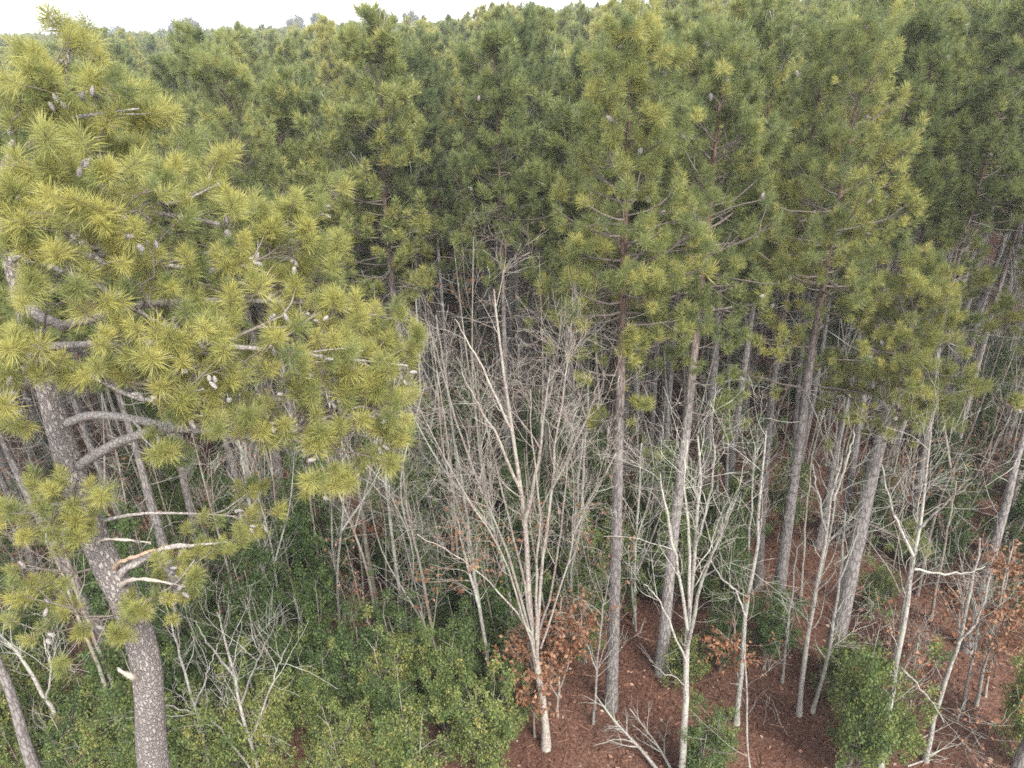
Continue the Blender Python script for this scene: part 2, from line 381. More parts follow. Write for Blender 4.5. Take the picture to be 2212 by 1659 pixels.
def dead_twigs(P, R, rng, z0, z1, cnt, ln):
    zt = P[:, 2]; z = rng.uniform(z0, z1, cnt)
    pos = np.stack([np.interp(z, zt, P[:, k]) for k in range(3)], -1)
    az = rng.uniform(0, 2 * math.pi, cnt); el = rng.normal(-.05, .3, cnt)
    d = np.stack([np.cos(el) * np.cos(az), np.cos(el) * np.sin(az), np.sin(el)], -1)
    L = rng.uniform(ln * .35, ln, cnt)
    D = curve_from(pos, d, L, 5, rng, .16, .02); r = np.linspace(.011, .003, 5)[None].repeat(cnt, 0)
    E, Re = sprout(D, r, rng, cnt * 2, .35, .95, (.5, 1.0), (.15, .55), n=3, up=0, lift=0, wig=.2, rend=.002)
    return (D, r), (E, Re)

def pine_proto(seed, hgt, cb, rad, r0, nb, k1, k2, tmpl, tint, name='pine_tree', bare_top=26, asym=None, sway=.25):
    """an upright pine at the origin; parts: trunk, branches, dead_branches, crown"""
    rng = np.random.default_rng(seed)
    ctrl = [(0, 0, -.15)] + [(rng.normal(0, sway * .5), rng.normal(0, sway * .5), hgt * f) for f in (.25, .5, .75)] + [(rng.normal(0, sway), rng.normal(0, sway), hgt * .985)]
    P, R = trunk_tube(ctrl, r0, .018, 22, 12, rng)
    root = thing(name, (0, 0, 0), 'pine', 'pine tree')
    v, q = tubes(P[None], R[None], 12); MB().add(v, [q]).obj('trunk', M_BARK, root, smooth=True)
    B, Rb = pine_branches(P, R, rng, cb, hgt, rad, nb, asym=asym)
    (Q, Rq), (Z, Rz), pos, d = pine_foliage(B, Rb, rng, k1, k2)
    mb = MB()
    for a, b, s in ((B, Rb, 5), (Q, Rq, 3), (Z, Rz, 3)):
        v, q = tubes(a, b, s); mb.add(v, [q])
    X, Rx = sprout(B, Rb, rng, bare_top * 3, .3, 1.0, (.3, .9), (.35, .9), n=4, up=.2, lift=.55, wig=.16, rf=.8, rend=.003, taper=.2)   # bare shoots
    mb.obj('branches', M_TWIG, root, smooth=True)
    mb = MB(); v, q = tubes(X, np.maximum(Rx, .008), 3); o = mb.add(v, [q]).obj('bare_shoots', M_PALE, root, smooth=True); o['kind'] = 'stuff'
    (D, r), (E, Re) = dead_twigs(P, R, rng, cb * .4, cb + 1.5, 40, rad * 1.1)
    mb = MB(); v, q = tubes(D, r, 3); mb.add(v, [q]); v, q = tubes(E, Re, 3); mb.add(v, [q]); o = mb.obj('dead_branches', M_PALE, root, smooth=True); o['kind'] = 'stuff'
    mb = MB(); tp = np.array_split(rng.permutation(len(pos)), len(tmpl))
    for k, ix in enumerate(tp):
        scatter(mb, tmpl[k], pos[ix], d[ix], rng.uniform(.85, 1.3, len(ix)), rng, np.clip(tint + rng.normal(0, .11, len(ix)), 0, 1))
    mb.obj('crown', M_NEEDLE, root)
    return root

def tuft_objects(parents, pos, d, par, rng, tints, budget, base, sc=1.0, rest=None, rest_t=None):
    """the tufts nearest the camera become single objects under their branch, the rest one joined part of the thing"""
    dist = np.linalg.norm(pos - np.array([0, 0, CAMH]), axis=1); order = np.argsort(dist)
    near, far = order[:budget], order[budget:]
    M = frames(d, rng)
    for i in near:
        o = link('needle_tuft', tuft_mesh(int(rng.integers(0, 4)), round(float(np.clip(tints[i], 0, 1)) * 8) / 8), parents[par[i]])
        s = float(rng.uniform(.7, 1.2) * sc)
        m = Matrix.Translation(Vector(pos[i] - base)) @ Matrix(M[i].tolist()).to_4x4() @ Matrix.Diagonal((s, s, s, 1))
        o.matrix_basis = m
    if len(far):
        mb = MB(); T = rest_t or T_MIDN
        for k, ix in enumerate(np.array_split(far, len(T))):
            if len(ix): scatter(mb, T[k], pos[ix], d[ix], rng.uniform(.82, 1.18, len(ix)) * sc, rng, np.clip(tints[ix], 0, 1))
        o = mb.obj('needle_foliage', M_NEEDLE, rest, origin=base); o['kind'] = 'stuff'

def front_pine(seed, px, top_z, cb, rad, label, tint, w=None, nb=46, k1=3.0, k2=1.25, asym=None, budget=150, name='pine_tree', r0=None, topdx=0.0, topdy=0.0, low=5):
    """a pine whose trunk follows the photograph: px = photo points base -> up (all on about the base's distance)"""
    rng = np.random.default_rng(seed)
    b = G(*px[0]); Y0 = b[1]
    pts = [b + np.array([0, 0, -.15])] + [onY(x, y, Y0 + .03 * i) for i, (x, y) in enumerate(px[1:], 1)]
    last = pts[-1]
    if last[2] < top_z - .5:
        pts += [np.array([last[0] + topdx * .5, last[1] + topdy * .5, (last[2] + top_z) / 2]), np.array([last[0] + topdx, last[1] + topdy, top_z])]
    r0 = r0 or w / F * depth(b) / 2
    P, R = trunk_tube(pts, r0, .02, 30, 16, rng)
    root = thing(name, b, label, 'pine tree')
    v, q = tubes(P[None], R[None], 16); MB().add(v, [q]).obj('trunk', M_BARK, root, origin=b, smooth=True)
    B, Rb = pine_branches(P, R, rng, cb, top_z, rad, nb, asym=asym)
    B2, Rb2 = pine_branches(P, R, rng, cb - 2.6, cb + 3, rad * .95, low * 2)                  # a few sprays below the crown proper
    B = np.concatenate([B, B2[:low]]); Rb = np.concatenate([Rb, Rb2[:low]]); nb = len(B)
    (Q, Rq), (Z, Rz), pos, d = pine_foliage(B, Rb, rng, k1, k2)
    tints = tint + rng.normal(0, .12, len(pos))
    br = []
    # every limb carries the shoots that start nearest to it
    mid = B[:, 2:, :].reshape(-1, 3); own = np.repeat(np.arange(nb), 4)
    def owner(p): 
        dd = ((p[:, None, :] - mid[None]) ** 2).sum(-1); return own[dd.argmin(1)]
    oq, oz = owner(Q[:, 0]), owner(Z[:, 0])
    for i in range(nb):
        mb = MB(); v, q = tubes(B[i:i + 1], Rb[i:i + 1], 5); mb.add(v, [q])
        for A, Ra, oo in ((Q, Rq, oq), (Z, Rz, oz)):
            k = np.where(oo == i)[0]
            if len(k): v, q = tubes(A[k], Ra[k], 3); mb.add(v, [q])
        br.append(mb.obj('branch', M_TWIG, root, origin=b, smooth=True))
    par = np.concatenate([np.arange(nb), oq, oz])
    tuft_objects(br, pos, d, par, rng, tints, budget, b, 1.0, root, T_MIDN if budget else T_MID)
    (D, r), (E, Re) = dead_twigs(P, R, rng, cb * .45, cb + 1.2, 16, rad * .8)
    oe = ((E[:, :1, :] - D.reshape(1, -1, 3)) ** 2).sum(-1).argmin(1) // 5
    for i in range(len(D)):
        mb = MB(); v, q = tubes(D[i:i + 1], r[i:i + 1], 4); mb.add(v, [q]); k = np.where(oe == i)[0]
        if len(k): v, q = tubes(E[k], Re[k], 3); mb.add(v, [q])
        mb.obj('dead_branch', M_PALE, root, origin=b, smooth=True)
    for k in rng.choice(len(Q), 22 if budget else 6, replace=False):
        o = link('pine_cone', CONE, br[oq[k]]); p = Q[k, 2] - b
        o.location = Vector(p + np.array([0, 0, -.01])); o.rotation_euler = (rng.uniform(1.6, 3.1), rng.uniform(-.6, .6), rng.uniform(0, 6)); o.scale = (1.2,) * 3
    return root, b

PLACED = []
# ---- the big leaning pine close by on the left
def hero_pine():
    rng = np.random.default_rng(77)
    tr = [(334, 1659, 6.5, 34), (322, 1500, 6.55, 33), (308, 1400, 6.6, 33), (272, 1300, 6.65, 33), (228, 1215, 6.7, 32), (188, 1120, 6.8, 31), (155, 1020, 6.9, 30),
          (128, 930, 6.95, 27), (105, 850, 7.0, 24), (82, 770, 7.0, 22), (55, 680, 7.05, 19), (32, 600, 7.1, 17), (12, 520, 7.15, 16), (2, 430, 7.2, 15), (22, 345, 7.2, 13), (90, 300, 7.25, 10), (132, 225, 7.3, 7), (145, 140, 7.3, 5), (150, 85, 7.3, 3)]
    p0 = onY(334, 1659, 6.5)
    base = np.array([p0[0] + .1, p0[1] - .1, -.05])
    ctrl = [base - [0, 0, .1], base + [0, 0, 3.0], base * [1, 1, 0] + [-.06, .06, p0[2] - 1.2]] + [onY(a, b, y) for a, b, y, _ in tr]
    rad = [.24, .215, .2] + [w * .9 / F * depth(onY(a, b, y)) for a, b, y, w in tr]
    n = 120
    P = resample(ctrl, n); R = np.interp(np.linspace(0, 1, n), np.linspace(0, 1, len(rad)), rad)
    R[:8] += .12 * np.exp(-np.arange(8) * .6)
    root = thing('leaning_pine_tree', base, 'big crooked pine leaning close by, thick plated trunk, yellow-green crown hung with cones', 'pine tree')
    sides = 40
    v, q = tubes(P[None], R[None], sides)
    # plated relief of the bark: shallow uneven lumps
    ang = np.tile(np.arange(sides) / sides * 2 * math.pi, n); zz = np.repeat(np.arange(n), sides)
    lump = .5 * np.sin(ang * 7 + zz * .9 + 2 * np.sin(zz * .37)) + .4 * np.sin(ang * 12 - zz * 1.7) + .8 * rng.normal(0, 1, len(ang))
    ctr = np.repeat(P, sides, 0); v = ctr + (v - ctr) * (1 + .018 * lump)[:, None]
    MB().add(v, [q]).obj('trunk', M_HBARK, root, origin=base, smooth=True)
    zt = P[:, 2]
    def on_trunk(z): return np.array([np.interp(z, zt, P[:, k]) for k in range(3)])
    # limbs traced in the photograph: points (x, y, distance) and thickness
    limbs = [([(175, 1005, 6.85), (235, 965, 6.7), (330, 930, 6.6), (430, 928, 6.6), (520, 945, 6.7), (640, 930, 6.9), (740, 895, 7.1), (850, 930, 7.3)], .062, .016),
             ([(140, 915, 6.95), (200, 897, 6.85), (290, 905, 6.7), (380, 928, 6.6)], .05, .04),
             ([(82, 775, 7.0), (135, 795, 6.7), (200, 812, 6.4), (290, 858, 6.2), (350, 862, 6.1), (440, 840, 6.2)], .04, .01),
             ([(40, 635, 7.05), (110, 700, 6.9), (200, 690, 7.0), (300, 660, 7.2), (420, 650, 7.4), (560, 650, 7.5), (700, 660, 7.6), (850, 690, 7.8)], .06, .014),
             ([(20, 560, 7.1), (120, 545, 7.0), (250, 560, 6.8), (400, 578, 6.8), (500, 580, 7.0), (560, 560, 7.2)], .04, .01),
             ([(8, 470, 7.2), (130, 462, 7.1), (260, 455, 7.1), (400, 470, 7.3), (560, 495, 7.6), (700, 462, 7.9)], .045, .012),
             ([(10, 370, 7.2), (60, 350, 7.1), (140, 368, 6.9), (230, 412, 6.8), (330, 440, 6.9), (400, 432, 7.0), (475, 395, 7.3)], .04, .01),
             ([(90, 300, 7.25), (140, 262, 7.1), (200, 248, 7.0), (300, 235, 7.2)], .03, .01),
             ([(60, 690, 7.05), (60, 720, 6.6), (100, 745, 6.2), (60, 790, 5.9)], .03, .01),
             ([(75, 750, 7.0), (170, 745, 6.7), (330, 740, 6.5), (520, 750, 6.6), (700, 770, 7.0), (880, 790, 7.6)], .045, .012),
             ([(20, 545, 7.15), (200, 610, 6.9), (330, 690, 6.5), (420, 730, 6.2)], .03, .009),
             ([(165, 1030, 6.85), (150, 1070, 6.5), (120, 1110, 6.2), (80, 1130, 6.0)], .022, .008),
             ([(200, 1130, 6.8), (300, 1110, 7.0), (430, 1110, 7.2), (560, 1120, 7.5)], .022, .008),
             ([(285, 1320, 6.6), (330, 1290, 6.5), (380, 1260, 6.5), (420, 1210, 6.6)], .018, .008)]
    tips = [(150, 75, 7.3), (95, 130, 7.2), (215, 120, 7.5), (45, 185, 7.0), (275, 185, 7.6), (160, 190, 6.8), (20, 255, 6.8), (235, 250, 7.0), (310, 240, 7.8), (300, 310, 7.4), (395, 335, 7.6),
            (470, 330, 7.8), (110, 330, 6.4), (200, 365, 6.3), (450, 400, 7.2), (330, 415, 6.6), (60, 420, 6.2), (560, 470, 7.6), (480, 485, 7.0), (620, 445, 7.8), (690, 450, 8.0), (690, 525, 7.8),
            (240, 450, 6.0), (130, 480, 6.0), (20, 520, 6.0), (330, 530, 6.4), (430, 555, 6.8), (190, 585, 5.9), (60, 600, 5.9), (640, 620, 7.3), (740, 650, 7.5), (810, 660, 7.8), (500, 650, 6.5),
            (40, 720, 5.8), (400, 725, 6.1), (280, 765, 5.9), (480, 765, 6.2), (600, 735, 6.6), (720, 750, 7.0), (810, 755, 7.4), (870, 770, 7.7), (370, 810, 6.0), (500, 835, 6.4), (620, 830, 6.8), (740, 840, 7.0),
            (850, 850, 7.4), (560, 915, 6.6), (680, 925, 6.8), (790, 905, 7.0), (840, 965, 7.2), (775, 995, 7.2), (20, 800, 5.8), (90, 1100, 6.0), (150, 1090, 6.1), (110, 1150, 6.0),
            (440, 1110, 7.1), (400, 1235, 6.6), (340, 1285, 6.4), (540, 1105, 7.4), (20, 1230, 6.2), (50, 1290, 6.2), (15, 1335, 6.3), (250, 690, 6.0), (650, 560, 7.6), (300, 490, 6.2), (560, 800, 6.5), (700, 690, 7.2)]
    LB = [(resample([onY(*p) for p in pts], 12), np.linspace(a, b, 12)) for pts, a, b in limbs]
    LP = np.concatenate([l[0] for l in LB] + [P[40:]])
    LR = np.concatenate([l[1] for l in LB] + [R[40:] * .5])
    own = np.concatenate([np.full(12, i) for i in range(len(LB))] + [np.full(len(P[40:]), -1)])
    br, allB, allR, par, parents = [], [], [], [], []
    for i, (p, r) in enumerate(LB):
        mb = MB(); v, q = tubes(p[None], r[None], 10); mb.add(v, [q]); parents.append((mb, M_LIMB))
        allB.append(resample(p[4:], 6)); allR.append(np.linspace(r[4], r[-1], 6)); par.append(i)
    for tp in tips:
        e = onY(*tp)
        # nearest wood somewhat lower down and further in
        dv = LP - e; dist = np.linalg.norm(dv, axis=1)
        score = np.abs(dist - 1.0) + np.clip(LP[:, 2] - e[2] + .15, 0, 9) * 1.2 + np.clip(LP[:, 0] - e[0], 0, 9) * .8
        k = int(score.argmin()); s = LP[k]
        m1 = s * .62 + e * .38 + rng.normal(0, .08, 3) + np.array([0, 0, -.10]); m2 = s * .3 + e * .7 + rng.normal(0, .07, 3) + np.array([0, 0, -.10])
        c = resample([s, m1, m2, e], 6)
        L = np.linalg.norm(e - s); r = np.linspace(min(LR[k] * .7, .008 + .011 * L), .006, 6)
        allB.append(c); allR.append(r)
        mb = MB(); v, q = tubes(c[None], r[None], 6); mb.add(v, [q]); par.append(len(parents)); parents.append((mb, M_TWIG))
    B = np.array(allB); Rb = np.array(allR); nb = len(B)
    Q, Rq = sprout(B[len(LB):], Rb[len(LB):], rng, int((nb - len(LB)) * 5.6), .2, 1.0, (.5, 1.1), (.28, .7), n=5, up=.05, lift=.05, flat=.3, wig=.16, rf=.8, rend=.0045, taper=.3)
    Q2, Rq2 = sprout(B[:len(LB)], Rb[:len(LB)], rng, len(LB) * 5, .5, 1.0, (.5, 1.1), (.3, .8), n=5, up=.05, lift=.05, flat=.3, wig=.16, rf=.5, rend=.0045, taper=.3)
    Q = np.concatenate([Q, Q2]); Rq = np.concatenate([Rq, Rq2])
    Z, Rz = sprout(Q, Rq, rng, int(len(Q) * 0.9), .4, .95, (.5, 1.0), (.15, .3), n=4, up=.12, lift=.2, wig=.12, rf=.85, rend=.0045, taper=.2)
    X, Rx = sprout(B, Rb, rng, 110, .1, .9, (.5, 1.3), (.2, .7), n=5, up=.0, lift=0, wig=.22, rf=.6, rend=.002, taper=.2)      # bare dead twigs
    mid = B[:, 1:, :].reshape(-1, 3); ow = np.repeat(np.arange(nb), 5)
    def owner(p): return ow[((p[:, None, :] - mid[None]) ** 2).sum(-1).argmin(1)]
    oq, oz, ox = owner(Q[:, 0]), owner(Z[:, 0]), owner(X[:, 0])
    for i in range(nb):
        mb = parents[par[i]][0]
        for A, Ra, oo in ((Q, Rq, oq), (Z, Rz, oz), (X, Rx, ox)):
            k = np.where(oo == i)[0]
            if len(k): v, q = tubes(A[k], Ra[k], 4); mb.add(v, [q])
    parents = [m.obj('branch', mt, root, origin=base, smooth=True) for m, mt in parents]
    nl = len(LB)
    pos = np.concatenate([B[nl:, -1], Q[:, -1], Z[:, -1]]); dd = np.concatenate([B[nl:, -1] - B[nl:, -2], Q[:, -1] - Q[:, -2], Z[:, -1] - Z[:, -2]])
    d = nrm(nrm(dd) + np.array([0, 0, .7]) + rng.normal(0, .12, dd.shape))
    pr = np.concatenate([np.arange(nl, nb), oq, oz]); pr = np.array([par[i] for i in pr])
    tints = .88 + rng.normal(0, .14, len(pos))
    tuft_objects(parents, pos, d, pr, rng, tints, 300, base, 1.0, root, T_NEAR)
    for k in rng.choice(len(Q), 130, replace=False):           # cones in twos and threes below the tufts
        for j in range(int(rng.integers(1, 4))):
            o = link('pine_cone', CONE, parents[par[oq[k]]]); o.location = Vector(Q[k, int(rng.integers(1, 3))] - base + rng.normal(0, .03, 3) + np.array([0, -.07, -.03]))
            o.rotation_euler = (rng.uniform(1.5, 3.2), rng.uniform(-.7, .7), rng.uniform(0, 6.3)); s = float(rng.uniform(.7, 1.0)); o.scale = (s * .8, s * .8, s)
    # torn limbs on the lower trunk
    def stub(pts, rr, mat, lab, name='broken_stub', flat=.55):
        p = resample([onY(*x) for x in pts], 14); r = np.interp(np.linspace(0, 1, 14), np.linspace(0, 1, len(rr)), rr) * (1 + rng.normal(0, .13, 14))
        v, q = tubes(p[None], r[None], 7); v = v + rng.normal(0, .0065, v.shape); o = MB().add(v, [q]).obj(name, mat, root, origin=base); o['label'] = lab; return o
    stub([(205, 1180, 6.72), (222, 1166, 6.55), (270, 1166, 6.5), (325, 1173, 6.5)], [.036, .018, .015, .003], M_WOOD, 'bleached white splintered stub')
    stub([(245, 1235, 6.7), (258, 1215, 6.55), (300, 1200, 6.5), (352, 1180, 6.5)], [.034, .026, .022, .008], M_ORANGE, 'torn stub of orange heartwood')
    stub([(255, 1250, 6.68), (275, 1225, 6.6), (310, 1208, 6.6), (360, 1182, 6.6), (420, 1178, 6.75), (490, 1170, 6.9)], [.05, .04, .034, .028, .024, .014], M_LIMB, 'grey bark limb below the torn wood')
    stub([(262, 1262, 6.6), (285, 1252, 6.45), (330, 1253, 6.4), (400, 1268, 6.4)], [.04, .02, .016, .003], M_WOOD, 'thin white torn splinter')
    stub([(300, 1468, 6.5), (285, 1462, 6.3), (270, 1455, 6.3), (252, 1443, 6.32)], [.05, .036, .03, .008], M_WOOD, 'ragged pale broken stub')
    PLACED.append((base[0], base[1]))
hero_pine()

# ---- pines of the front row, trunks where the photograph shows them
FRONT = [
 (1, [(1320, 1530), (1330, 1200), (1338, 900), (1345, 640), (1352, 400)], 14.75, 9.7, 1.5, 'straight front pine with bushy bright crown, standing right of the fan-shaped bare tree', .60, 24, 52, 300, 7),
 (2, [(1428, 1452), (1450, 1200), (1480, 950), (1505, 700), (1535, 420)], 14.4, 9.8, 1.5, 'slender grey pine with open cone-hung crown, bare straw at its foot', .46, 24, 46, 220, 6),
 (3, [(1668, 1395), (1700, 1150), (1735, 900), (1765, 690)], 14.6, 9.4, 1.75, 'dark trunked pine with wide crown beside the shorter leaning pine', .54, 25, 50, 220, 7),
 (4, [(1792, 1455), (1845, 1200), (1890, 1000), (1935, 830), (1965, 720)], 10.5, 7.4, 1.5, 'shorter leaning pine with thick lower trunk and bright drooping crown', .70, 33, 38, 260, 3),
 (5, [(1636, 1262), (1650, 1050), (1668, 850), (1692, 690)], 14.4, 9.4, 1.5, 'thin pine standing between the dark trunked pine and slender grey pine', .5, 19, 44, 120, 5),
 (6, [(2090, 1402), (2128, 1250), (2170, 1100), (2215, 930)], 15.2, 8.8, 1.8, 'pine rising over the brown-leaved thicket, its crown bright and wide', .6, 26, 50, 220, 6),
 (7, [(460, 1312), (430, 1180), (400, 1050), (370, 930)], 14.0, 9.4, 1.6, 'pine trunk rising beyond the dark broken limb of the big crooked pine', .46, 23, 40, 60, 4),
 (8, [(445, 1492), (380, 1270), (330, 1100), (290, 960)], 13.6, 9.6, 1.6, 'nearer pine trunk rising out of holly behind the crooked pine', .5, 25, 40, 60, 4),
 (9, [(690, 1225), (665, 1090), (640, 950)], 14.2, 8.9, 1.8, 'reddish double-looking pine trunk behind the bleached sapling', .48, 23, 46, 120, 5),
 (10, [(112, 1348), (75, 1230), (30, 1100)], 13.8, 9.2, 1.6, 'pine at the holly edge left of the leaning trunk', .48, 21, 40, 60, 4),
 (11, [(105, 1745), (60, 1620), (0, 1440)], 12.5, 9.2, 1.4, 'pine trunk sunk among bare saplings left of the crooked pine foot', .5, 30, 34, 60, 3),
 (12, [(2190, 1720), (2210, 1630)], 14.2, 9.6, 1.3, 'pine trunk beyond the pale fallen branch at the clearing edge', .52, 34, 38, 60, 3),
 (13, [(1765, 1183), (1782, 1106), (1800, 1000), (1835, 850), (1875, 613)], 14.6, 9.6, 1.5, 'pine with a flared dark foot on open straw behind the leaning pine', .5, 17, 40, 0, 5),
 (14, [(1815, 1160), (1828, 1103), (1870, 820), (1918, 570)], 14.8, 9.6, 1.6, 'straight pine right behind the shorter leaning pine crown', .55, 19, 40, 0, 5),
 (15, [(1700, 1090), (1708, 1020), (1742, 663)], 14.5, 9.4, 1.5, 'thin dark pine half hidden behind the dark trunked pine', .46, 14, 40, 0, 5),
 (16, [(1965, 1180), (1982, 1053), (2015, 870), (2035, 700)], 14.9, 9.4, 1.6, 'pine trunk behind the stout pale tree crown', .55, 18, 40, 0, 5),
 (17, [(2040, 1070), (2058, 993), (2135, 703)], 15.2, 9.2, 1.8, 'grey pine with wide yellow-green sprays between stout pale tree and thicket', .62, 19, 44, 0, 6),
 (18, [(1395, 1110), (1404, 993), (1427, 646)], 14.3, 9.4, 1.5, 'thin pine trunk just behind the straight front pine', .46, 14, 40, 0, 5),
 (19, [(1412, 1200), (1426, 1080), (1440, 930), (1456, 740)], 14.4, 9.5, 1.5, 'thin pine trunk close behind the slender grey pine', .46, 16, 40, 0, 5),
 (20, [(1104, 1180), (1100, 1026), (1090, 760), (1087, 630)], 14.5, 9.6, 1.7, 'lone straight pine trunk rising behind the fan-shaped bare tree', .46, 15, 46, 0, 4),
 (21, [(985, 960), (967, 803), (950, 586)], 14.3, 9.4, 1.7, 'thin reddish pine trunk left beyond the fan-shaped tree top', .44, 11, 44, 0, 4),
 (22, [(936, 1000), (924, 886), (907, 670)], 14.1, 9.6, 1.6, 'thin pine trunk beside the lichen-pale tree, beyond the fan-shaped tree', .44, 10, 42, 0, 4),
]
for sd, px, tz, cb, rd, lab, ti, w, nb, bud, low in FRONT:
    root, b = front_pine(sd + 100, px, tz, cb, rd, lab, ti + .1, w=w * .93, nb=int(nb * 1.75), budget=bud, low=low)
    PLACED.append((b[0], b[1]))

LMK = [(n, G(*p)[:2]) for n, p in [('straight front pine', (1320, 1530)), ('slender grey pine', (1428, 1452)), ('dark trunked pine', (1668, 1395)), ('thick leaning pine', (1792, 1455)), ('thicket pine', (2090, 1402)),
       ('fan-shaped tree', (1180, 1615)), ('near-white tree', (1472, 1700)), ('stout pale tree', (1898, 1690)), ('forking pale tree', (2000, 1645)), ('bleached sapling', (618, 1492)), ('clean white sapling', (885, 1430)),
       ('wavy pale sapling', (972, 1520)), ('rusty wrapped tree', (818, 1340)), ('sunken pine', (105, 1745)), ('holly-ringed pine', (445, 1492)), ('double-looking pine', (690, 1225)), ('crooked pine', (334, 1690))]]
def by(x, y, lim=6.5):
    d = sorted((math.hypot(x - p[0], y - p[1]), n) for n, p in LMK)
    return None if d[0][0] > lim else 'the %s and the %s' % (d[0][1], d[1][1])
# ---- the plantation behind: prototypes at two levels of detail, then individuals
MIDP = [pine_proto(200 + i, h, cb, r, tr, 84, 3.4, 1.4, T_MID, ti + .1, asym=i * 1.7) for i, (h, cb, r, tr, ti) in enumerate(
    [(14.6, 8.6, 1.6, .14, .52), (14.0, 9.0, 1.4, .12, .44), (14.9, 8.3, 1.75, .155, .62), (13.6, 8.6, 1.45, .125, .5), (14.3, 9.2, 1.6, .13, .57), (13.4, 8.5, 1.4, .115, .43)])]
FARP = [pine_proto(300 + i, h, cb, r, tr, 74, 3.2, 1.3, T_FAR, ti + .15, asym=i * 2.1) for i, (h, cb, r, tr, ti) in enumerate(
    [(14.6, 7.4, 1.7, .14, .55), (14.2, 7.8, 1.5, .12, .47), (14.9, 7.2, 1.8, .15, .62), (13.9, 7.4, 1.6, .13, .52)])]
KIND = ['with a full rounded crown', 'with a narrow dull green crown', 'with a broad yellow-green crown', 'with a sparse open crown', 'with a pointed tiered crown', 'with a small dark crown']
rs = np.random.default_rng(42)
def poisson(n_try, y0, y1, mind, taken, marg=6.0, slope=.78, gap=None):
    pts = []; cell = {}
    def ok(x, y, md):
        ci, cj = int(x // 4), int(y // 4)
        for i in range(ci - 1, ci + 2):
            for j in range(cj - 1, cj + 2):
                for (a, b) in cell.get((i, j), ()):
                    if (a - x) ** 2 + (b - y) ** 2 < md * md: return False
        return True
    for (a, b) in taken: cell.setdefault((int(a // 4), int(b // 4)), []).append((a, b))
    for _ in range(n_try):
        y = math.sqrt(rs.uniform(y0 * y0, y1 * y1)); x = rs.uniform(-1, 1) * (slope * y + marg)
        if gap and gap(x, y): continue
        if ok(x, y, mind): cell.setdefault((int(x // 4), int(y // 4)), []).append((x, y)); pts.append((x, y))
    return pts
def gap(x, y):
    # the hardwood pocket round the bare trees, and the view along it
    if y < 17.5 and -7.5 < x < 1.2: return True
    if y < 16.5 and x > -8: return True
    if y < 21.5 and -2.6 < x < 0.6: return True
    return y < 13
pts = poisson(14000, 12, 58, 2.12, PLACED, gap=gap)
pts.sort(key=lambda p: p[1])
PINES = pts[:285]; YFAR = PINES[-1][1]
def topo(x, y): return 1.0 + .0045 * max(-14, min(14, x)) + .02 * math.sin(x * .17 + y * .11)
usedm, usedf = set(), set()
for (x, y) in PINES:
    near = y < 27
    lst, used = (MIDP, usedm) if near else (FARP, usedf)
    k = int(rs.integers(0, len(lst))); s = topo(x, y) * rs.uniform(.91, 1.05); rz = rs.uniform(0, 6.283); sx = s * rs.uniform(.92, 1.12)
    lab = ('plantation pine %s, in the belt just behind the front row' if near else 'plantation pine %s, deep in the canopy') % KIND[k]
    grp = ('plantation pines just behind the front row, kind %d' if near else 'plantation pines deep in the canopy, kind %d') % (k + 1)
    w2 = by(x, y, 9) if near else None
    if w2: lab = 'pine %s, near %s' % (KIND[k].replace('with a ', 'with '), w2)
    tl = (rs.normal(0, .018), rs.normal(0, .018))
    if k not in used:
        used.add(k); r = lst[k]; r.location = (x, y, 0); r.rotation_euler = (tl[0], tl[1], rz); r.scale = (sx, sx, s); r['label'] = lab; r['group'] = grp
    else: dup(lst[k], (x, y, 0), rz, (sx, sx, s), lab, grp, tl)

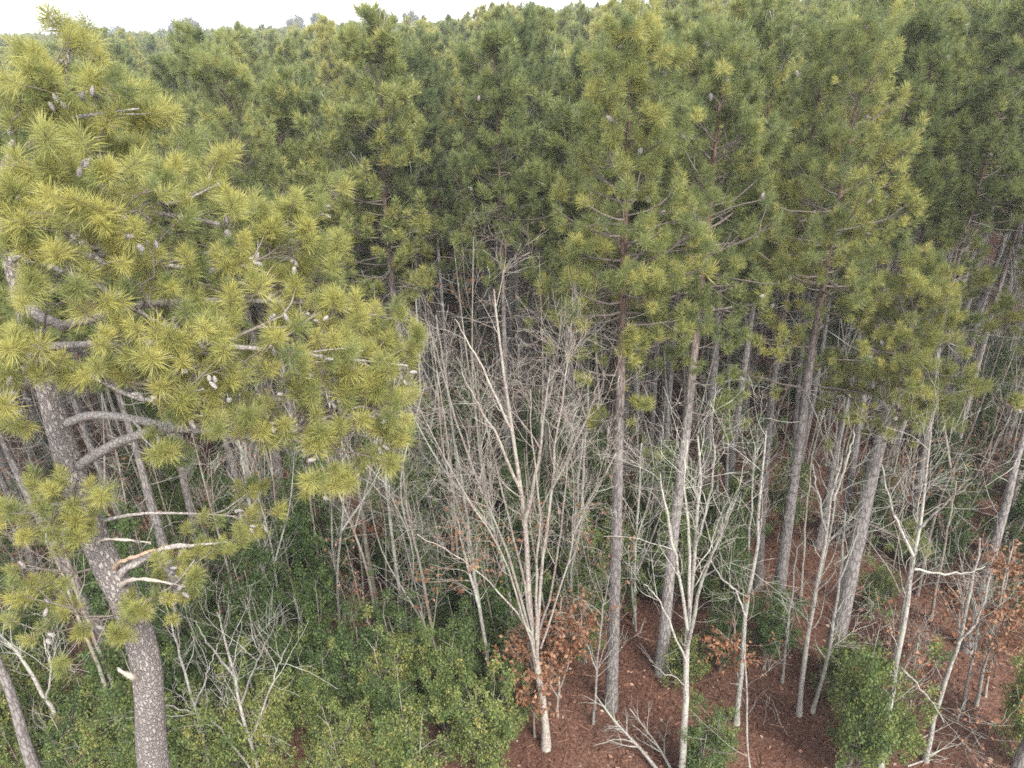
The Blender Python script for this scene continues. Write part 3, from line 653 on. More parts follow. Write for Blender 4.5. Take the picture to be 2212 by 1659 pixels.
# ---- the forest beyond: too many to tell apart
def far_forest():
    pts = poisson(90000, YFAR - 1, 300, 2.2, PINES[-60:], marg=12, slope=.80)
    V = np.array([(x, y, 0) for x, y in pts], float)
    me = bpy.data.meshes.new('distant_pine_forest'); me.vertices.add(len(V)); me.vertices.foreach_set('co', V.astype(np.float32).ravel()); me.update()
    sc = np.array([topo(x, y) * rs.uniform(.9, 1.07) for x, y in pts], np.float32)
    a = me.attributes.new('size', 'FLOAT', 'POINT'); a.data.foreach_set('value', sc)
    o = link('distant_pine_forest', me); o['kind'] = 'stuff'; o['label'] = 'closed pine canopy running back to the skyline'; o['category'] = 'forest'
    ng = bpy.data.node_groups.new('distant_pines', 'GeometryNodeTree')
    ng.interface.new_socket('Geometry', in_out='INPUT', socket_type='NodeSocketGeometry'); ng.interface.new_socket('Geometry', in_out='OUTPUT', socket_type='NodeSocketGeometry')
    gi, go = ng.nodes.new('NodeGroupInput'), ng.nodes.new('NodeGroupOutput')
    join = ng.nodes.new('GeometryNodeJoinGeometry')
    for p in FARP:
        cr = [c for c in p.children if c.name.startswith('crown')][0]
        # a light copy of the crown mesh, shared by all the far trees
        oi = ng.nodes.new('GeometryNodeObjectInfo'); oi.inputs['Object'].default_value = cr; oi.inputs['As Instance'].default_value = True
        ng.links.new(oi.outputs['Geometry'], join.inputs[0])
    iop = ng.nodes.new('GeometryNodeInstanceOnPoints'); iop.inputs['Pick Instance'].default_value = True
    ri = ng.nodes.new('FunctionNodeRandomValue'); ri.data_type = 'INT'
    rv = ng.nodes.new('FunctionNodeRandomValue'); rv.data_type = 'FLOAT_VECTOR'; rv.inputs[0].default_value = (-.02, -.02, 0); rv.inputs[1].default_value = (.02, .02, 6.283)
    na = ng.nodes.new('GeometryNodeInputNamedAttribute'); na.data_type = 'FLOAT'; na.inputs['Name'].default_value = 'size'
    for s in ri.inputs:
        if s.enabled and s.name == 'Min': s.default_value = 0
        if s.enabled and s.name == 'Max': s.default_value = len(FARP) - 1
    ng.links.new(gi.outputs[0], iop.inputs['Points']); ng.links.new(join.outputs[0], iop.inputs['Instance'])
    ng.links.new([s for s in ri.outputs if s.enabled][0], iop.inputs['Instance Index']); ng.links.new([s for s in rv.outputs if s.enabled][0], iop.inputs['Rotation'])
    ng.links.new([s for s in na.outputs if s.enabled][0], iop.inputs['Scale']); ng.links.new(iop.outputs[0], go.inputs[0])
    md = o.modifiers.new('forest', 'NODES'); md.node_group = ng
far_forest()

# ---- broad old trees that stand above the skyline
def skyline_tree(seed, px, py, Y, wpx, label):
    rng = np.random.default_rng(seed)
    t = onY(px, py, Y); base = np.array([t[0], t[1], 0]); h = t[2]; wr = wpx / F * Y / 2
    root = thing('distant_tree', base, label, 'tree', 'broad trees above the skyline')
    P, R = trunk_tube([base, base + [0.3, 0, h * .5], base + [0, 0, h * .92]], .35, .08, 10, 8, rng)
    v, q = tubes(P[None], R[None], 8); MB().add(v, [q]).obj('trunk', M_TAN, root, origin=base, smooth=True)
    nc = 34; a = rng.uniform(0, 6.283, nc); ph = np.arccos(rng.uniform(-.25, 1, nc)); k = rng.uniform(.75, 1, nc)
    e = base + np.stack([np.sin(ph) * np.cos(a) * wr * k, np.sin(ph) * np.sin(a) * wr * k, h - wr * .95 + np.cos(ph) * wr * .9 * k], -1)
    st = base + np.array([0, 0, 1.0]) * rng.uniform(h * .45, h * .7, nc)[:, None]
    B = np.array([resample([st[q], st[q] * .4 + e[q] * .6 - [0, 0, .2], e[q]], 6) for q in range(nc)]); Rb = np.tile(np.linspace(.12, .03, 6), (nc, 1))
    Q, Rq = sprout(B, Rb, rng, 260, .6, 1, (.4, 1.1), (.5, 1.3), n=4, up=.08, lift=.15, rend=.01)
    mb = MB(); v, q = tubes(B, Rb, 4); mb.add(v, [q]); v, q = tubes(Q, Rq + .015, 3); mb.add(v, [q]); mb.obj('branches', M_TAN, root, origin=base)
    n = 3200; k = rng.integers(0, len(Q), n)
    pos = Q[k, rng.integers(1, 4, n)] + rng.normal(0, .22, (n, 3)); mb = MB()
    scatter(mb, LEAF, pos, rng.normal(0, 1, (n, 3)), rng.uniform(.16, .34, n), rng, np.clip(rng.normal(.5, .2, n), 0, 1)); mb.obj('crown', M_FAR, root, origin=base)
for i, (px, py, Y, wp, lab) in enumerate([(160, 38, 150, 62, 'rounded dome-shaped tree above the skyline behind the crooked pine top'), (248, 52, 190, 44, 'small greyish rounded tree on the skyline next to the dome-shaped one'),
        (378, 42, 170, 34, 'open crowned grey tree on the skyline, one of a close pair, lower'), (406, 34, 172, 34, 'open crowned grey tree on the skyline, one of a close pair, higher'),
        (637, 27, 200, 36, 'loose crowned tree on the skyline beside a taller slimmer one'), (684, 24, 205, 30, 'slim loose crowned tree on the skyline beside a wider one'),
        (828, 13, 180, 52, 'widest flat-topped tree standing clear on the skyline'), (884, 20, 185, 32, 'low rounded tree on the skyline beside the flat-topped one')]):
    skyline_tree(500 + i, px, py, Y, wp, lab)

# ------------------------------------------------------------------ bare hardwoods
def bare_tree(seed, stems, label, mat=M_PALE, d1=9, d2=26, d3=60, name='bare_tree', leaves=0, leaf_zone=(0, 1), group=None, l1=(.7, 2.0), sub=1.0):
    """stems: list of (photo points, distance drift, width px at foot, width px at tip); the first stem starts on the ground"""
    rng = np.random.default_rng(seed)
    b = G(*stems[0][0][0]); Y0 = b[1]
    root = thing(name, b, label, 'tree', group)
    SP, SR = [], []
    for i, (px, dy, w0, w1) in enumerate(stems):
        m = len(px)
        p = [b - [0, 0, .1] if (i == 0 and k == 0) else onY(x, y, Y0 + dy * k / max(1, m - 1)) for k, (x, y) in enumerate(px)]
        P = resample(p, 14); dd = np.array([depth(x) for x in P]); w = np.linspace(w0, w1, 14)
        if i == 0: w[0] *= 1.35
        R = w / F * dd / 2
        P[1:] += rng.normal(0, .012, (13, 3))
        v, q = tubes(P[None], R[None], 8); MB().add(v, [q]).obj('trunk' if i == 0 else 'limb', mat, root, origin=b, smooth=True)
        SP.append(P); SR.append(R)
    SP = np.array(SP); SR = np.array(SR); ns = len(SP)
    A, Ra = sprout(SP, SR, rng, int(d1 * ns * sub * .8), .24, 1, (.4, .95), (l1[0], l1[1] * 1.15), n=7, up=.07, lift=.22, wig=.17, rf=.42, rmax=.013, rend=.003, taper=.5)
    Bq, Rq = sprout(A, Ra, rng, int(d2 * ns * sub * .8), .15, 1, (.4, 1.1), (.4, 1.25), n=6, up=.02, lift=.05, wig=.2, rf=.6, rend=.0024, taper=.4)
    D, Rd = sprout(Bq, Rq, rng, int(d3 * ns * sub * 1.0), .15, 1, (.4, 1.0), (.2, .65), n=4, up=.03, lift=.04, wig=.2, rf=.7, rend=.0018, taper=.3)
    mb = MB()
    for a, r, s in ((A, Ra, 4), (Bq, Rq, 3), (D, np.maximum(Rd, .0024), 3)):
        v, q = tubes(a, r, s); mb.add(v, [q])
    mb.obj('twigs', mat, root, origin=b, smooth=True)['kind'] = 'stuff'
    if leaves:
        ends = np.concatenate([D.reshape(-1, 3), Bq.reshape(-1, 3)]); z = ends[:, 2]; h = SP[:, :, 2].max()
        ok = ends[(z > leaf_zone[0] * h) & (z < leaf_zone[1] * h)]
        p = ok[rng.integers(0, len(ok), leaves)] + rng.normal(0, .03, (leaves, 3)); mb = MB()
        scatter(mb, LEAF, p, nrm(rng.normal(0, 1, (leaves, 3)) + [0, 0, -.6]), rng.uniform(.06, .12, leaves), rng, rng.uniform(0, 1, leaves)); mb.obj('dead_leaves', M_BROWN, root, origin=b)
    return root

bare_tree(1001, [([(1180, 1615), (1175, 1540), (1158, 1430), (1146, 1340), (1138, 1200), (1128, 1080), (1108, 940), (1088, 800), (1074, 690), (1068, 625)], .3, 18, 3),
                 ([(1160, 1440), (1120, 1300), (1075, 1180), (1000, 1060), (945, 960), (905, 880)], -.7, 5, 2),
                 ([(1155, 1410), (1105, 1220), (1040, 1060), (990, 920), (955, 810), (930, 720)], .6, 7, 2),
                 ([(1160, 1420), (1172, 1230), (1190, 1060), (1203, 930), (1218, 830), (1232, 760)], .5, 8, 2),
                 ([(1168, 1400), (1220, 1240), (1245, 1140), (1290, 1050), (1332, 985)], -.5, 4.5, 2),
                 ([(1150, 1360), (1125, 1230), (1095, 1100), (1060, 960), (1035, 860), (1020, 780)], .4, 6, 2), ([(1158, 1380), (1160, 1240), (1165, 1090), (1150, 950), (1145, 840)], -.2, 6.5, 2), ([(1162, 1370), (1195, 1250), (1215, 1120), (1225, 1010), (1250, 930)], .2, 5.5, 2),
                 ([(1150, 1370), (1070, 1270), (985, 1200), (900, 1155)], -.6, 4, 2),
                 ([(1135, 1120), (1165, 990), (1178, 880), (1190, 790)], .3, 9, 3),
                 ([(1105, 930), (1050, 810), (1010, 740), (985, 690)], .2, 6, 2),
                 ([(1190, 1060), (1240, 960), (1275, 890), (1290, 830)], .1, 6, 2),
                 ([(1125, 1060), (1060, 920), (1020, 850), (985, 770)], -.3, 7, 2)],
          'large bare tree of many pale stems fanning upward, rusty leaves at its foot', M_BEIGE, d1=8, d2=44, d3=110, name='fan_shaped_bare_tree', leaves=170, leaf_zone=(.0, .6))
bare_tree(1002, [([(1472, 1700), (1478, 1560), (1483, 1440), (1488, 1330), (1502, 1180), (1512, 1050), (1508, 940)], .2, 16, 4),
                 ([(1484, 1400), (1520, 1240), (1560, 1150), (1585, 1090)], -.4, 9, 3), ([(1485, 1360), (1462, 1220), (1440, 1110), (1425, 1020)], .2, 8, 3),
                 ([(1490, 1310), (1488, 1150), (1478, 1040), (1485, 950)], .3, 8, 3), ([(1482, 1430), (1440, 1330), (1420, 1290), (1390, 1260)], -.3, 5, 2), ([(1500, 1190), (1535, 1060), (1545, 960)], .2, 6, 3)],
          'near-white bare tree of slim stems, in front of the slender grey pine', d1=7, d2=24, d3=45, name='white_bare_tree')
bare_tree(1003, [([(1592, 1557), (1598, 1480), (1612, 1330), (1635, 1180), (1642, 1060), (1655, 930)], .2, 13, 4), ([(1610, 1330), (1590, 1280), (1560, 1250), (1530, 1205)], -.4, 5, 2)],
          'slim pale tree with tufts of brown leaves, next to the near-white tree', d1=10, d2=30, d3=60, leaves=200, leaf_zone=(.0, .5))
bare_tree(1004, [([(1727, 1542), (1735, 1450), (1758, 1300), (1780, 1180), (1800, 1060), (1820, 990)], .3, 12, 4), ([(1785, 1150), (1765, 1060), (1755, 1000)], 0, 6, 3), ([(1800, 1080), (1835, 980), (1845, 920)], 0, 6, 3)],
          'pale pole tree forked near its top, left of the thick leaning pine', d1=9, d2=24, d3=50)
bare_tree(1005, [([(1755, 1535), (1785, 1440), (1800, 1340), (1818, 1220), (1825, 1110)], .1, 9, 4), ([(1812, 1260), (1840, 1190), (1860, 1120)], -.1, 5, 3)],
          'thinner pale pole crossing the foot of the thick leaning pine', d1=9, d2=22, d3=40)
bare_tree(1006, [([(1898, 1690), (1905, 1600), (1930, 1480), (1955, 1330), (1975, 1200), (1995, 1080), (2012, 930)], .3, 16, 4), ([(1972, 1200), (1935, 1120), (1915, 1060), (1905, 1000)], -.3, 7, 3),
                 ([(1985, 1140), (2040, 1090), (2100, 1040)], -.3, 6, 2), ([(1975, 1230), (2060, 1240), (2130, 1225)], -.2, 5, 2), ([(1945, 1440), (2000, 1500), (2040, 1560)], -.6, 4, 2)],
          'stout pale tree with crooked side limbs, beside the holly bush clump', d1=8, d2=28, d3=60, leaves=160, leaf_zone=(.1, .6))
bare_tree(1007, [([(2000, 1645), (2015, 1570), (2045, 1460), (2075, 1370), (2100, 1260), (2115, 1160)], .2, 12, 4), ([(2070, 1390), (2115, 1330), (2140, 1240)], -.2, 6, 3)],
          'pale tree with a forking stem rooted in open straw', d1=10, d2=30, d3=50)
bare_tree(1008, [([(618, 1492), (600, 1400), (575, 1270), (552, 1140), (535, 1060), (520, 970)], .1, 12, 4)],
          'bleached sapling with herringbone twigs under the crooked pine crown', d1=34, d2=60, d3=60, l1=(.8, 1.5), name='bleached_bare_tree')
bare_tree(1009, [([(885, 1430), (872, 1340), (855, 1220), (840, 1100), (830, 1000), (822, 950)], .2, 10, 4)], 'clean white sapling rising from holly, few twigs', d1=12, d2=26, d3=40)
bare_tree(1010, [([(972, 1520), (945, 1420), (920, 1290), (890, 1150), (875, 1060), (868, 1000)], .2, 9, 3), ([(960, 1470), (925, 1370), (905, 1320)], -.1, 6, 3)], 'wavy pale sapling with a second shorter stem', M_TAN, d1=12, d2=26, d3=40)
bare_tree(1011, [([(818, 1340), (805, 1260), (788, 1150), (775, 1060), (765, 980)], .2, 13, 5)], 'pale tree wrapped in rusty leaves halfway up', M_TAN, d1=16, d2=40, d3=60, leaves=330, leaf_zone=(.05, .6))
bare_tree(1012, [([(1070, 1540), (1055, 1420), (1030, 1280), (1018, 1180), (1000, 1060), (985, 960)], .3, 10, 4), ([(1035, 1310), (1005, 1200), (985, 1110)], .1, 7, 3)], 'upright pale tree standing close left of the fan-shaped tree', d1=14, d2=40, d3=60, leaves=200, leaf_zone=(.2, .8))
bare_tree(1013, [([(570, 1720), (540, 1600), (510, 1480), (485, 1380), (470, 1320)], .1, 9, 3), ([(520, 1520), (560, 1420), (590, 1360)], -.2, 5, 2), ([(505, 1460), (450, 1390), (420, 1340)], -.2, 5, 2), ([(540, 1600), (580, 1500), (600, 1440), (620, 1400)], 0, 5, 2)],
          'many-forked white sapling in front of the holly beside the crooked trunk', d1=7, d2=18, d3=30)
bare_tree(1014, [([(465, 1720), (440, 1600), (410, 1490), (385, 1400), (370, 1330)], .1, 8, 3), ([(420, 1530), (450, 1450), (470, 1390)], -.2, 4, 2), ([(540, 1659), (470, 1570), (420, 1540), (360, 1520)], -.5, 5, 2)], 'white sapling just right of the crooked pine trunk', d1=7, d2=16, d3=26)
bare_tree(1015, [([(300, 1700), (270, 1600), (225, 1470), (180, 1360), (145, 1270), (110, 1180)], .2, 11, 4)], 'tall straight pale pole left of the crooked trunk, first of a pair', M_TAN, d1=8, d2=20, d3=34)
bare_tree(1016, [([(305, 1690), (270, 1560), (235, 1460), (190, 1350), (160, 1260), (135, 1180)], .5, 11, 4)], 'tall straight pale pole left of the crooked trunk, second of a pair', M_TAN, d1=8, d2=20, d3=34)
bare_tree(1017, [([(195, 1700), (150, 1600), (100, 1510), (45, 1420), (0, 1370)], .2, 12, 5), ([(100, 1510), (110, 1440), (95, 1380)], -.2, 5, 3)], 'leaning white sapling over the sunken pine trunk', d1=10, d2=28, d3=40)
bare_tree(1018, [([(1645, 1800), (1620, 1659), (1612, 1480), (1610, 1380)], .1, 5, 3)], 'thin straight whip beside the slim brown-tufted tree', d1=8, d2=14, d3=20, name='sapling')
bare_tree(1019, [([(1282, 1560), (1290, 1440), (1300, 1330), (1310, 1270)], .1, 6, 3), ([(1290, 1450), (1262, 1380), (1240, 1330)], .1, 4, 2)], 'thin grey whip at the foot of the straight front pine', d1=12, d2=26, d3=30, name='sapling')
bare_tree(1020, [([(1225, 1420), (1232, 1300), (1238, 1180), (1250, 1050), (1262, 940)], .3, 8, 4), ([(1236, 1220), (1260, 1120), (1300, 1040)], -.2, 5, 2)], 'pale tree standing close right of the fan-shaped tree', d1=14, d2=40, d3=50)
bare_tree(1021, [([(1370, 1345), (1372, 1200), (1380, 1080), (1385, 960)], .2, 8, 3), ([(1375, 1280), (1345, 1190), (1335, 1130)], -.1, 4, 2)], 'pale tree between the straight front pine and the slender grey pine', d1=14, d2=34, d3=40)
bare_tree(1022, [([(2110, 1520), (2130, 1420), (2160, 1300), (2185, 1180)], .2, 8, 3)], 'pale sapling before the brown-leaved thicket', d1=14, d2=30, d3=40)
bare_tree(1023, [([(918, 1190), (915, 1060), (908, 900), (905, 760), (898, 640)], .3, 10, 3), ([(915, 1000), (935, 900), (950, 800)], 0, 6, 3)], 'tall lichen-pale tree beyond the fan-shaped tree, reaching the pine crowns', d1=14, d2=44, d3=60)

for q, (px, lab) in enumerate([([(1010, 1260), (992, 1050), (965, 830), (940, 680)], 'tall thin pole close left of the fan-shaped tree, leaning slightly away'), ([(1062, 1310), (1046, 1100), (1036, 900), (1030, 770)], 'tall thin pole seen between the fan-shaped tree stems'),
        ([(1252, 1310), (1256, 1110), (1266, 920), (1272, 800)], 'tall thin pole between the fan-shaped tree and straight front pine'), ([(1312, 1190), (1303, 1010), (1292, 850), (1286, 700)], 'tan pole close behind the straight front pine'),
        ([(1560, 1240), (1568, 1080), (1575, 930), (1578, 800)], 'thin pole between slender grey pine and thin middle pine'), ([(1730, 1290), (1740, 1130), (1755, 980)], 'thin whip on open straw by the dark trunked pine'), ([(870, 1250), (850, 1080), (835, 900)], 'thin dark pole behind the clean white sapling'), ([(2010, 1340), (2040, 1180), (2065, 1040)], 'thin pole behind the forking pale tree'), ([(1600, 1420), (1612, 1250), (1625, 1080), (1632, 960)], 'white whip behind the slim brown-tufted tree'), ([(1930, 1430), (1955, 1280), (1985, 1110)], 'thin white pole behind the stout pale tree'), ([(1690, 1470), (1705, 1330), (1722, 1180)], 'thin broken-topped whip in front of the dark trunked pine'), ([(1540, 1290), (1548, 1130), (1552, 980)], 'thin white pole right behind the near-white tree'), ([(2080, 1530), (2105, 1400), (2135, 1250)], 'thin pale pole beside the forking pale tree')]):
    bare_tree(1100 + q, [(px, .2, 7, 3)], lab, M_PALE if q % 2 == 0 else M_TAN, d1=9, d2=22, d3=40, name='pole_tree', l1=(.5, 1.3))
# brown-leaved young trees
bare_tree(1030, [([(1205, 1545), (1208, 1470), (1210, 1390), (1212, 1290)], 0, 6, 3), ([(1206, 1500), (1228, 1430), (1238, 1350)], 0, 4, 2), ([(1206, 1510), (1170, 1440), (1150, 1370)], 0, 4, 2)],
          'young tree full of orange-brown leaves behind the fan-shaped tree foot', M_TAN, d1=12, d2=50, d3=80, leaves=3600, leaf_zone=(0, 1.0), name='brown_leaved_sapling', l1=(.4, 1.0))
bare_tree(1036, [([(1155, 1590), (1152, 1510), (1146, 1430), (1140, 1370)], 0, 5, 3), ([(1154, 1550), (1130, 1480), (1122, 1420)], 0, 4, 2)], 'smaller rusty sapling touching the fan-shaped tree trunk', M_TAN, d1=16, d2=50, d3=70, leaves=1500, leaf_zone=(0, 1), name='brown_leaved_sapling', l1=(.3, .8))
bare_tree(1031, [([(2130, 1500), (2145, 1400), (2165, 1300), (2180, 1200)], 0, 6, 3), ([(2140, 1440), (2170, 1360), (2200, 1290)], -.2, 4, 2), ([(2135, 1460), (2115, 1390), (2110, 1330)], -.2, 4, 2)],
          'dense brown-leaved thicket tree at the clearing edge by the tall right pine', M_TAN, d1=12, d2=50, d3=80, leaves=3200, leaf_zone=(0, 1), name='brown_leaved_sapling', l1=(.5, 1.1))
bare_tree(1032, [([(560, 1420), (545, 1350), (530, 1280), (515, 1200)], 0, 6, 3)], 'small sapling with a clump of curled orange leaves above the holly', M_TAN, d1=20, d2=60, d3=80, leaves=420, leaf_zone=(.3, .95), name='brown_leaved_sapling', l1=(.4, .9))
bare_tree(1033, [([(1600, 1520), (1592, 1460), (1588, 1400), (1585, 1330)], 0, 5, 3)], 'small brown-leaved sapling hugging the slim pale tree', M_TAN, d1=16, d2=40, d3=50, leaves=380, leaf_zone=(.1, .9), name='brown_leaved_sapling', l1=(.3, .7))
bare_tree(1034, [([(1040, 1260), (1020, 1190), (1000, 1130), (985, 1060)], 0, 7, 3)], 'rusty leaved sapling left of the fan-shaped tree', M_TAN, d1=20, d2=60, d3=80, leaves=700, leaf_zone=(.1, .95), name='brown_leaved_sapling', l1=(.5, 1.1))
bare_tree(1035, [([(1960, 1560), (1968, 1500), (1975, 1430), (1985, 1370)], 0, 5, 3)], 'pinkish brown-twigged shrubby sapling behind the stout pale tree', M_TAN, d1=30, d2=80, d3=120, leaves=260, leaf_zone=(.1, .9), name='brown_leaved_sapling', l1=(.5, 1.0))

# understory poles: prototypes, then individuals
def pole_proto(seed, h, r0, mat, d1, d2, d3, leaves, fork):
    rng = np.random.default_rng(seed)
    root = thing('sapling', (0, 0, 0), 'sapling', 'tree')
    stems = [resample([(0, 0, -.1), (rng.normal(0, .12), rng.normal(0, .12), h * .33), (rng.normal(0, .25), rng.normal(0, .25), h * .66), (rng.normal(0, .4), rng.normal(0, .4), h)], 14)]
    for _ in range(fork):
        i = int(rng.integers(3, 8)); s = stems[0][i]; a = rng.uniform(0, 6.28); e = s + np.array([math.cos(a) * h * .16, math.sin(a) * h * .16, (h - s[2]) * rng.uniform(.6, 1)])
        stems.append(resample([s, s * .5 + e * .5 + np.array([math.cos(a), math.sin(a), 0]) * .15, e], 14))
    SP = np.array(stems); SR = np.array([np.linspace(r0 if i == 0 else r0 * .55, .006, 14) for i in range(len(stems))])
    for i in range(len(stems)):
        v, q = tubes(SP[i:i + 1], SR[i:i + 1], 6); MB().add(v, [q]).obj('trunk' if i == 0 else 'limb', mat, root, smooth=True)
    A, Ra = sprout(SP, SR, rng, d1, .25, 1, (.4, 1.0), (.6, 1.8), n=6, up=.06, lift=.2, wig=.18, rf=.45, rmax=.012, rend=.004, taper=.5)
    B, Rb = sprout(A, Ra, rng, d2, .2, 1, (.4, 1.1), (.3, 1.1), n=5, up=.02, lift=.05, wig=.2, rf=.65, rend=.003, taper=.4)
    D, Rd = sprout(B, Rb, rng, d3, .15, 1, (.4, .9), (.15, .45), n=3, up=.05, lift=.1, wig=.15, rf=.75, rend=.0025, taper=.3)
    mb = MB()
    for a, r in ((A, Ra), (B, Rb), (D, np.maximum(Rd, .0035))):
        v, q = tubes(a, r, 3); mb.add(v, [q])
    mb.obj('twigs', mat, root, smooth=True)['kind'] = 'stuff'
    if leaves:
        e = np.concatenate([B.reshape(-1, 3), D.reshape(-1, 3)]); p = e[rng.integers(0, len(e), leaves)]; mb = MB()
        scatter(mb, LEAF, p, rng.normal(0, 1, (leaves, 3)) + [0, 0, -.6], rng.uniform(.06, .12, leaves), rng, rng.uniform(0, 1, leaves)); mb.obj('dead_leaves', M_BROWN, root)
    return root
POLES = [(8.5, .05, M_PALE, 18, 50, 80, 0, 1, 'tall forked pale sapling'), (7.2, .04, M_PALE, 14, 40, 70, 30, 0, 'slim pale sapling'), (9.5, .055, M_TAN, 16, 46, 70, 20, 1, 'tall tan pole tree'), (5.5, .03, M_TAN, 18, 50, 80, 160, 1, 'short dry-leaved sapling'),
         (6.4, .034, M_PALE, 20, 56, 90, 0, 2, 'many-stemmed pale sapling'), (8.0, .038, M_TAN, 12, 34, 50, 0, 0, 'thin tan whip')]
PP = [pole_proto(700 + i, *p[:8]) for i, p in enumerate(POLES)]
used = set()
spots = poisson(2000, 12.5, 28, .8, PLACED + PINES, marg=2)
rs.shuffle(spots); spots = [tuple(s) for s in spots][:300]
for (x, y) in spots:
    if x > 1 and y < 17 and rs.uniform() < .65: continue
    k = int(rs.integers(0, len(PP))); s = rs.uniform(.75, 1.15); rz = rs.uniform(0, 6.28)
    w2 = by(x, y); lab = POLES[k][8] + (' near ' + w2 if w2 else ' in the understory beneath the pines'); grp = 'understory: ' + POLES[k][8] + 's'
    tl = (rs.normal(0, .05), rs.normal(0, .05))
    if k not in used: used.add(k); r = PP[k]; r.location = (x, y, 0); r.rotation_euler = (*tl, rz); r.scale = (s, s, s); r['label'] = lab; r['group'] = grp
    else: dup(PP[k], (x, y, 0), rz, (s, s, s), lab, grp, tl)

# ------------------------------------------------------------------ evergreen holly bushes
def holly_proto(seed, h, rx, nleaf, tint):
    rng = np.random.default_rng(seed)
    root = thing('holly_bush', (0, 0, 0), 'holly', 'bush')
    ns = 5
    st = []
    for i in range(ns):
        a = i / ns * 6.28 + rng.uniform(0, 1); r = rx * rng.uniform(.15, .55)
        st.append(resample([(rng.normal(0, .06), rng.normal(0, .06), -.08), (math.cos(a) * r * .5, math.sin(a) * r * .5, h * .4), (math.cos(a) * r, math.sin(a) * r, h * rng.uniform(.75, 1.0))], 8))
    SP = np.array(st); SR = np.tile(np.linspace(.03, .008, 8), (ns, 1))
    A, Ra = sprout(SP, SR, rng, 62, .12, 1, (.6, 1.3), (rx * .3, rx * 1.0), n=5, up=.03, lift=.1, wig=.16, rf=.6, rend=.004, taper=.45)
    B, Rb = sprout(A, Ra, rng, 300, .3, 1, (.4, 1.0), (.2, .5), n=4, up=.03, lift=.15, wig=.15, rf=.6, rend=.003, taper=.2)
    mb = MB()
    for a, r, s in ((SP, SR, 6), (A, Ra, 4), (B, Rb, 3)):
        v, q = tubes(a, r, s); mb.add(v, [q])
    mb.obj('stems', M_TAN, root, smooth=True)
    k = rng.integers(0, len(B), nleaf); j = rng.integers(1, 4, nleaf)
    p = B[k, np.maximum(j, 2)] + rng.normal(0, .055, (nleaf, 3)); bt = np.clip(tint + rng.normal(0, .13, len(B))[k] + rng.normal(0, .07, nleaf), 0, 1)
    mb = MB(); scatter(mb, LEAF, p, nrm(rng.normal(0, 1, (nleaf, 3)) + [0, 0, .35]), rng.uniform(.042, .075, nleaf), rng, bt); mb.obj('foliage', M_HOLLY, root)
    return root
HP = [holly_proto(800 + i, *a) for i, a in enumerate([(3.6, 1.25, 16000, .52), (3.0, 1.1, 14000, .66), (4.2, 1.2, 17000, .42), (2.2, 1.0, 11000, .74), (2.8, 1.2, 12000, .5), (1.5, .8, 6000, .58)])]
HL = ['tall dark holly bush', 'bright rounded holly bush', 'columnar deep-green holly bush', 'low yellowish holly bush', 'spreading mid-green holly bush', 'small young holly bush']
used = set()
def holly(x, y, k, s, lab=None, grp=None):
    w2 = by(x, y); lab = lab or HL[k] + (' between ' + w2 if w2 else ' on the straw floor among the pines'); grp = grp or 'holly understory: ' + HL[k]
    rz = rs.uniform(0, 6.28); sz = s * rs.uniform(.85, 1.5); s = s * rs.uniform(.74, .98)
    if k not in used:
        used.add(k); r = HP[k]; r.location = (x, y, 0); r.rotation_euler = (0, 0, rz); r.scale = (s, s, sz); r['label'] = lab
        if grp != '-': r['group'] = grp
        return
    r = dup(HP[k], (x, y, 0), rz, (s, s, sz), lab, None)
    if grp == '-':
        if 'group' in r: del r['group']
    else: r['group'] = grp
NAMED = [(1510, 1690, 3, .85, 'rounded yellow-green holly bush at the foot of the near-white tree'), (1830, 1680, 1, 1.05, 'broad bright holly bush clump between the pale poles and stout pale tree'),
         (1905, 1640, 3, 1.0, 'yellowish holly bush touching the stout pale tree'), (2200, 1640, 1, .95, 'bright holly bush at the clearing edge under the brown thicket'),
         (1555, 1450, 0, .85, 'tall holly bush beside the brown-tufted slim tree'), (1480, 1480, 5, 1.0, 'small holly bush by the slender grey pine foot'), (1650, 1440, 4, .8, 'loose holly bush in front of the dark trunked pine'),
         (1820, 1520, 5, 1.2, 'small holly bush hiding the foot of the thick leaning pine'), (1880, 1330, 5, .9, 'small lone holly bush on open straw right of the thick leaning pine')]
for px, py, k, s, lab in NAMED:
    p = G(px, py); holly(float(p[0]), float(p[1]), k, s, lab, '-')
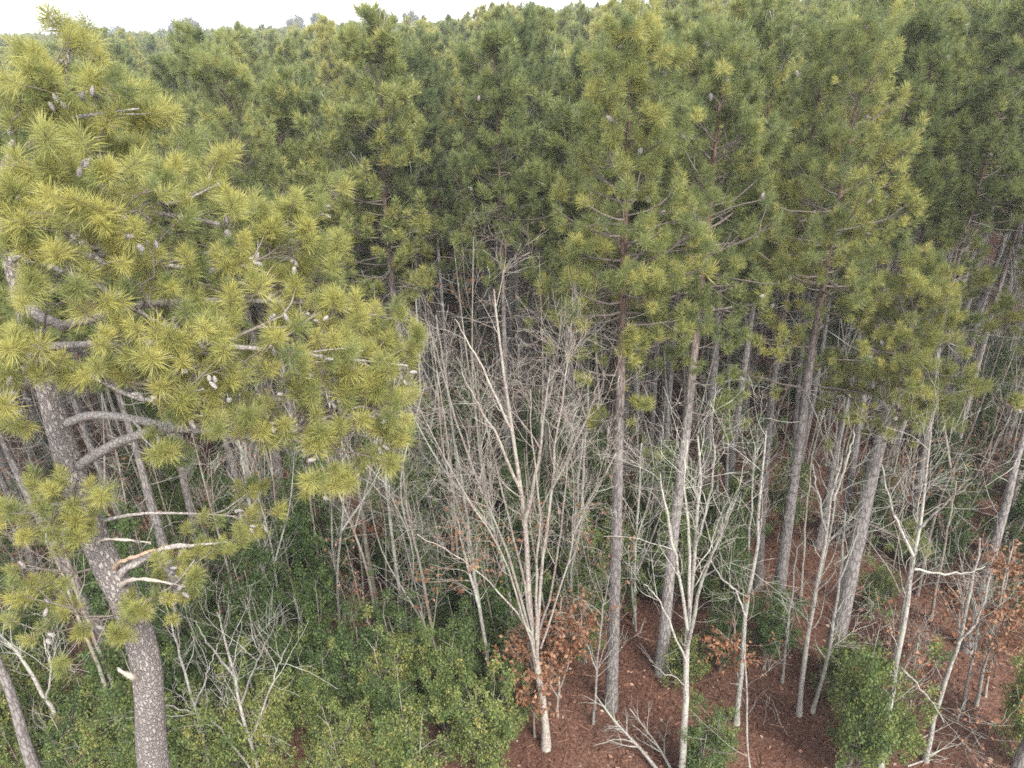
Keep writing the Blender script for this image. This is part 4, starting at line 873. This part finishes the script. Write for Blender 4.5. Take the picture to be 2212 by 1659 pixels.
HSP = [(690, 1640, 1), (820, 1690, 3), (930, 1700, 1), (1040, 1690, 3), (600, 1700, 1), (740, 1710, 1), (660, 1600, 3), (560, 1640, 1), (500, 1700, 3), (780, 1560, 4), (900, 1540, 1), (1000, 1600, 1), (470, 1560, 1), (340, 1720, 3), (1090, 1570, 4), (870, 1640, 1), (1100, 1480, 0), (700, 1530, 0), (840, 1600, 1), (960, 1600, 4), (1030, 1520, 0), (620, 1560, 2), (540, 1560, 4), (450, 1620, 0),
       (400, 1700, 1), (660, 1420, 0), (740, 1400, 2), (880, 1480, 0), (950, 1400, 2), (1060, 1420, 2), (1000, 1320, 0), (900, 1320, 0), (600, 1420, 2), (520, 1430, 0), (420, 1480, 2), (380, 1560, 0),
       (1130, 1330, 2), (1250, 1340, 0), (1060, 1120, 0), (1160, 1130, 2), (980, 1110, 2), (1230, 1150, 0), (900, 1110, 2), (1120, 1060, 0), (1010, 1040, 0), (1290, 1250, 2), (1200, 1240, 0), (1100, 1240, 2), (1330, 1330, 4), (1400, 1290, 0), (1270, 1430, 4), (1450, 1330, 4), (1540, 1330, 0),
       (150, 1640, 1), (80, 1560, 0), (60, 1700, 3), (180, 1720, 1), (20, 1480, 2), (130, 1460, 4), (240, 1700, 3), (250, 1560, 5), (330, 1420, 2), (720, 1290, 2), (800, 1240, 0), (640, 1280, 0), (560, 1300, 2),
       (480, 1250, 0), (950, 1200, 0), (1020, 1180, 2), (1380, 1200, 2), (1440, 1180, 0), (1500, 1240, 4), (1700, 1180, 4), (1590, 1180, 0), (1850, 1180, 4), (2020, 1230, 0), (2150, 1250, 2), (2200, 1350, 0), (1960, 1200, 5), (330, 1640, 1)]
for px, py, k in HSP:
    p = G(px, py); holly(float(p[0]) + rs.normal(0, .15), float(p[1]) + rs.normal(0, .15), k, rs.uniform(.85, 1.12))
for (x, y) in poisson(1400, 18, 38, 1.5, PLACED + PINES, marg=5)[:190] + [q for q in poisson(260, 10, 19, 1.3, PLACED + PINES, marg=4) if q[0] < -6.5][:26] + [q for q in poisson(500, 16, 27, 1.3, PLACED + PINES, marg=5) if q[0] > 11][:26]:
    holly(x, y, int(rs.integers(0, 5)), rs.uniform(.7, 1.15))

# ------------------------------------------------------------------ fallen wood
def fallen(seed, px, w0, w1, label, mat=M_PALE, br=6):
    rng = np.random.default_rng(seed)
    p = [G(x, y, z) for x, y, z in px]; b = p[0] * np.array([1, 1, 0])
    P = resample(p, 12); R = np.linspace(w0, w1, 12)
    root = thing('fallen_branch', b, label, 'branch')
    v, q = tubes(P[None], R[None], 7); MB().add(v, [q]).obj('stem', mat, root, origin=b, smooth=True)
    A, Ra = sprout(P[None], R[None], rng, br, .3, 1, (.4, .9), (.5, 1.5), n=5, up=.0, lift=.12, wig=.12, rend=.004)
    B, Rb = sprout(A, Ra, rng, br * 4, .2, 1, (.4, .9), (.2, .6), n=4, up=0, lift=.03, wig=.14, rend=.003)
    A[..., 2] = np.maximum(A[..., 2], .02); B[..., 2] = np.maximum(B[..., 2], .02)
    mb = MB(); v, q = tubes(A, Ra, 4); mb.add(v, [q]); v, q = tubes(B, Rb, 3); mb.add(v, [q]); mb.obj('twigs', mat, root, origin=b, smooth=True)['kind'] = 'stuff'
fallen(1, [(1440, 1690, .08), (1390, 1625, .3), (1330, 1560, .8), (1285, 1500, 1.5)], .05, .015, 'pale fallen sapling propped across the straw below the straight front pine', br=10)
fallen(2, [(1470, 1700, .05), (1420, 1610, .25), (1360, 1530, .7)], .035, .012, 'thinner fallen stem lying beside the propped fallen sapling', br=7)
fallen(3, [(1960, 1655, .03), (2000, 1643, .04), (2045, 1640, .03)], .025, .01, 'short white fallen branch beside the forking tree foot', br=4)
fallen(4, [(2110, 1575, .03), (2080, 1600, .03), (2060, 1620, .03)], .02, .008, 'dark thin stick on the open straw', M_TAN, br=3)
fallen(5, [(1980, 1600, .03), (2020, 1580, .03), (2060, 1560, .04)], .02, .01, 'short brown branch on straw by the forking tree', M_TAN, br=3)

# ------------------------------------------------------------------ the air
hm = bpy.data.materials.new('thin_haze'); hm.use_nodes = True; t = hm.node_tree; t.nodes.clear()
pv = N(t, 'ShaderNodeVolumePrincipled'); pv.inputs['Color'].default_value = (.93, .95, 1, 1); pv.inputs['Density'].default_value = 0.001; pv.inputs['Anisotropy'].default_value = 0.2
t.links.new(pv.outputs[0], N(t, 'ShaderNodeOutputMaterial').inputs['Volume'])
bx = np.array([(x, y, z) for z in (-1.5, 26.) for y in (-3200., 4200.) for x in (-3200., 3200.)])
o = MB().add(bx, [np.array([[0, 2, 3, 1], [4, 5, 7, 6], [0, 1, 5, 4], [2, 6, 7, 3], [0, 4, 6, 2], [1, 3, 7, 5]])]).obj('haze', hm); o['kind'] = 'stuff'; o['label'] = 'thin pale haze over the forest'; o['category'] = 'haze'
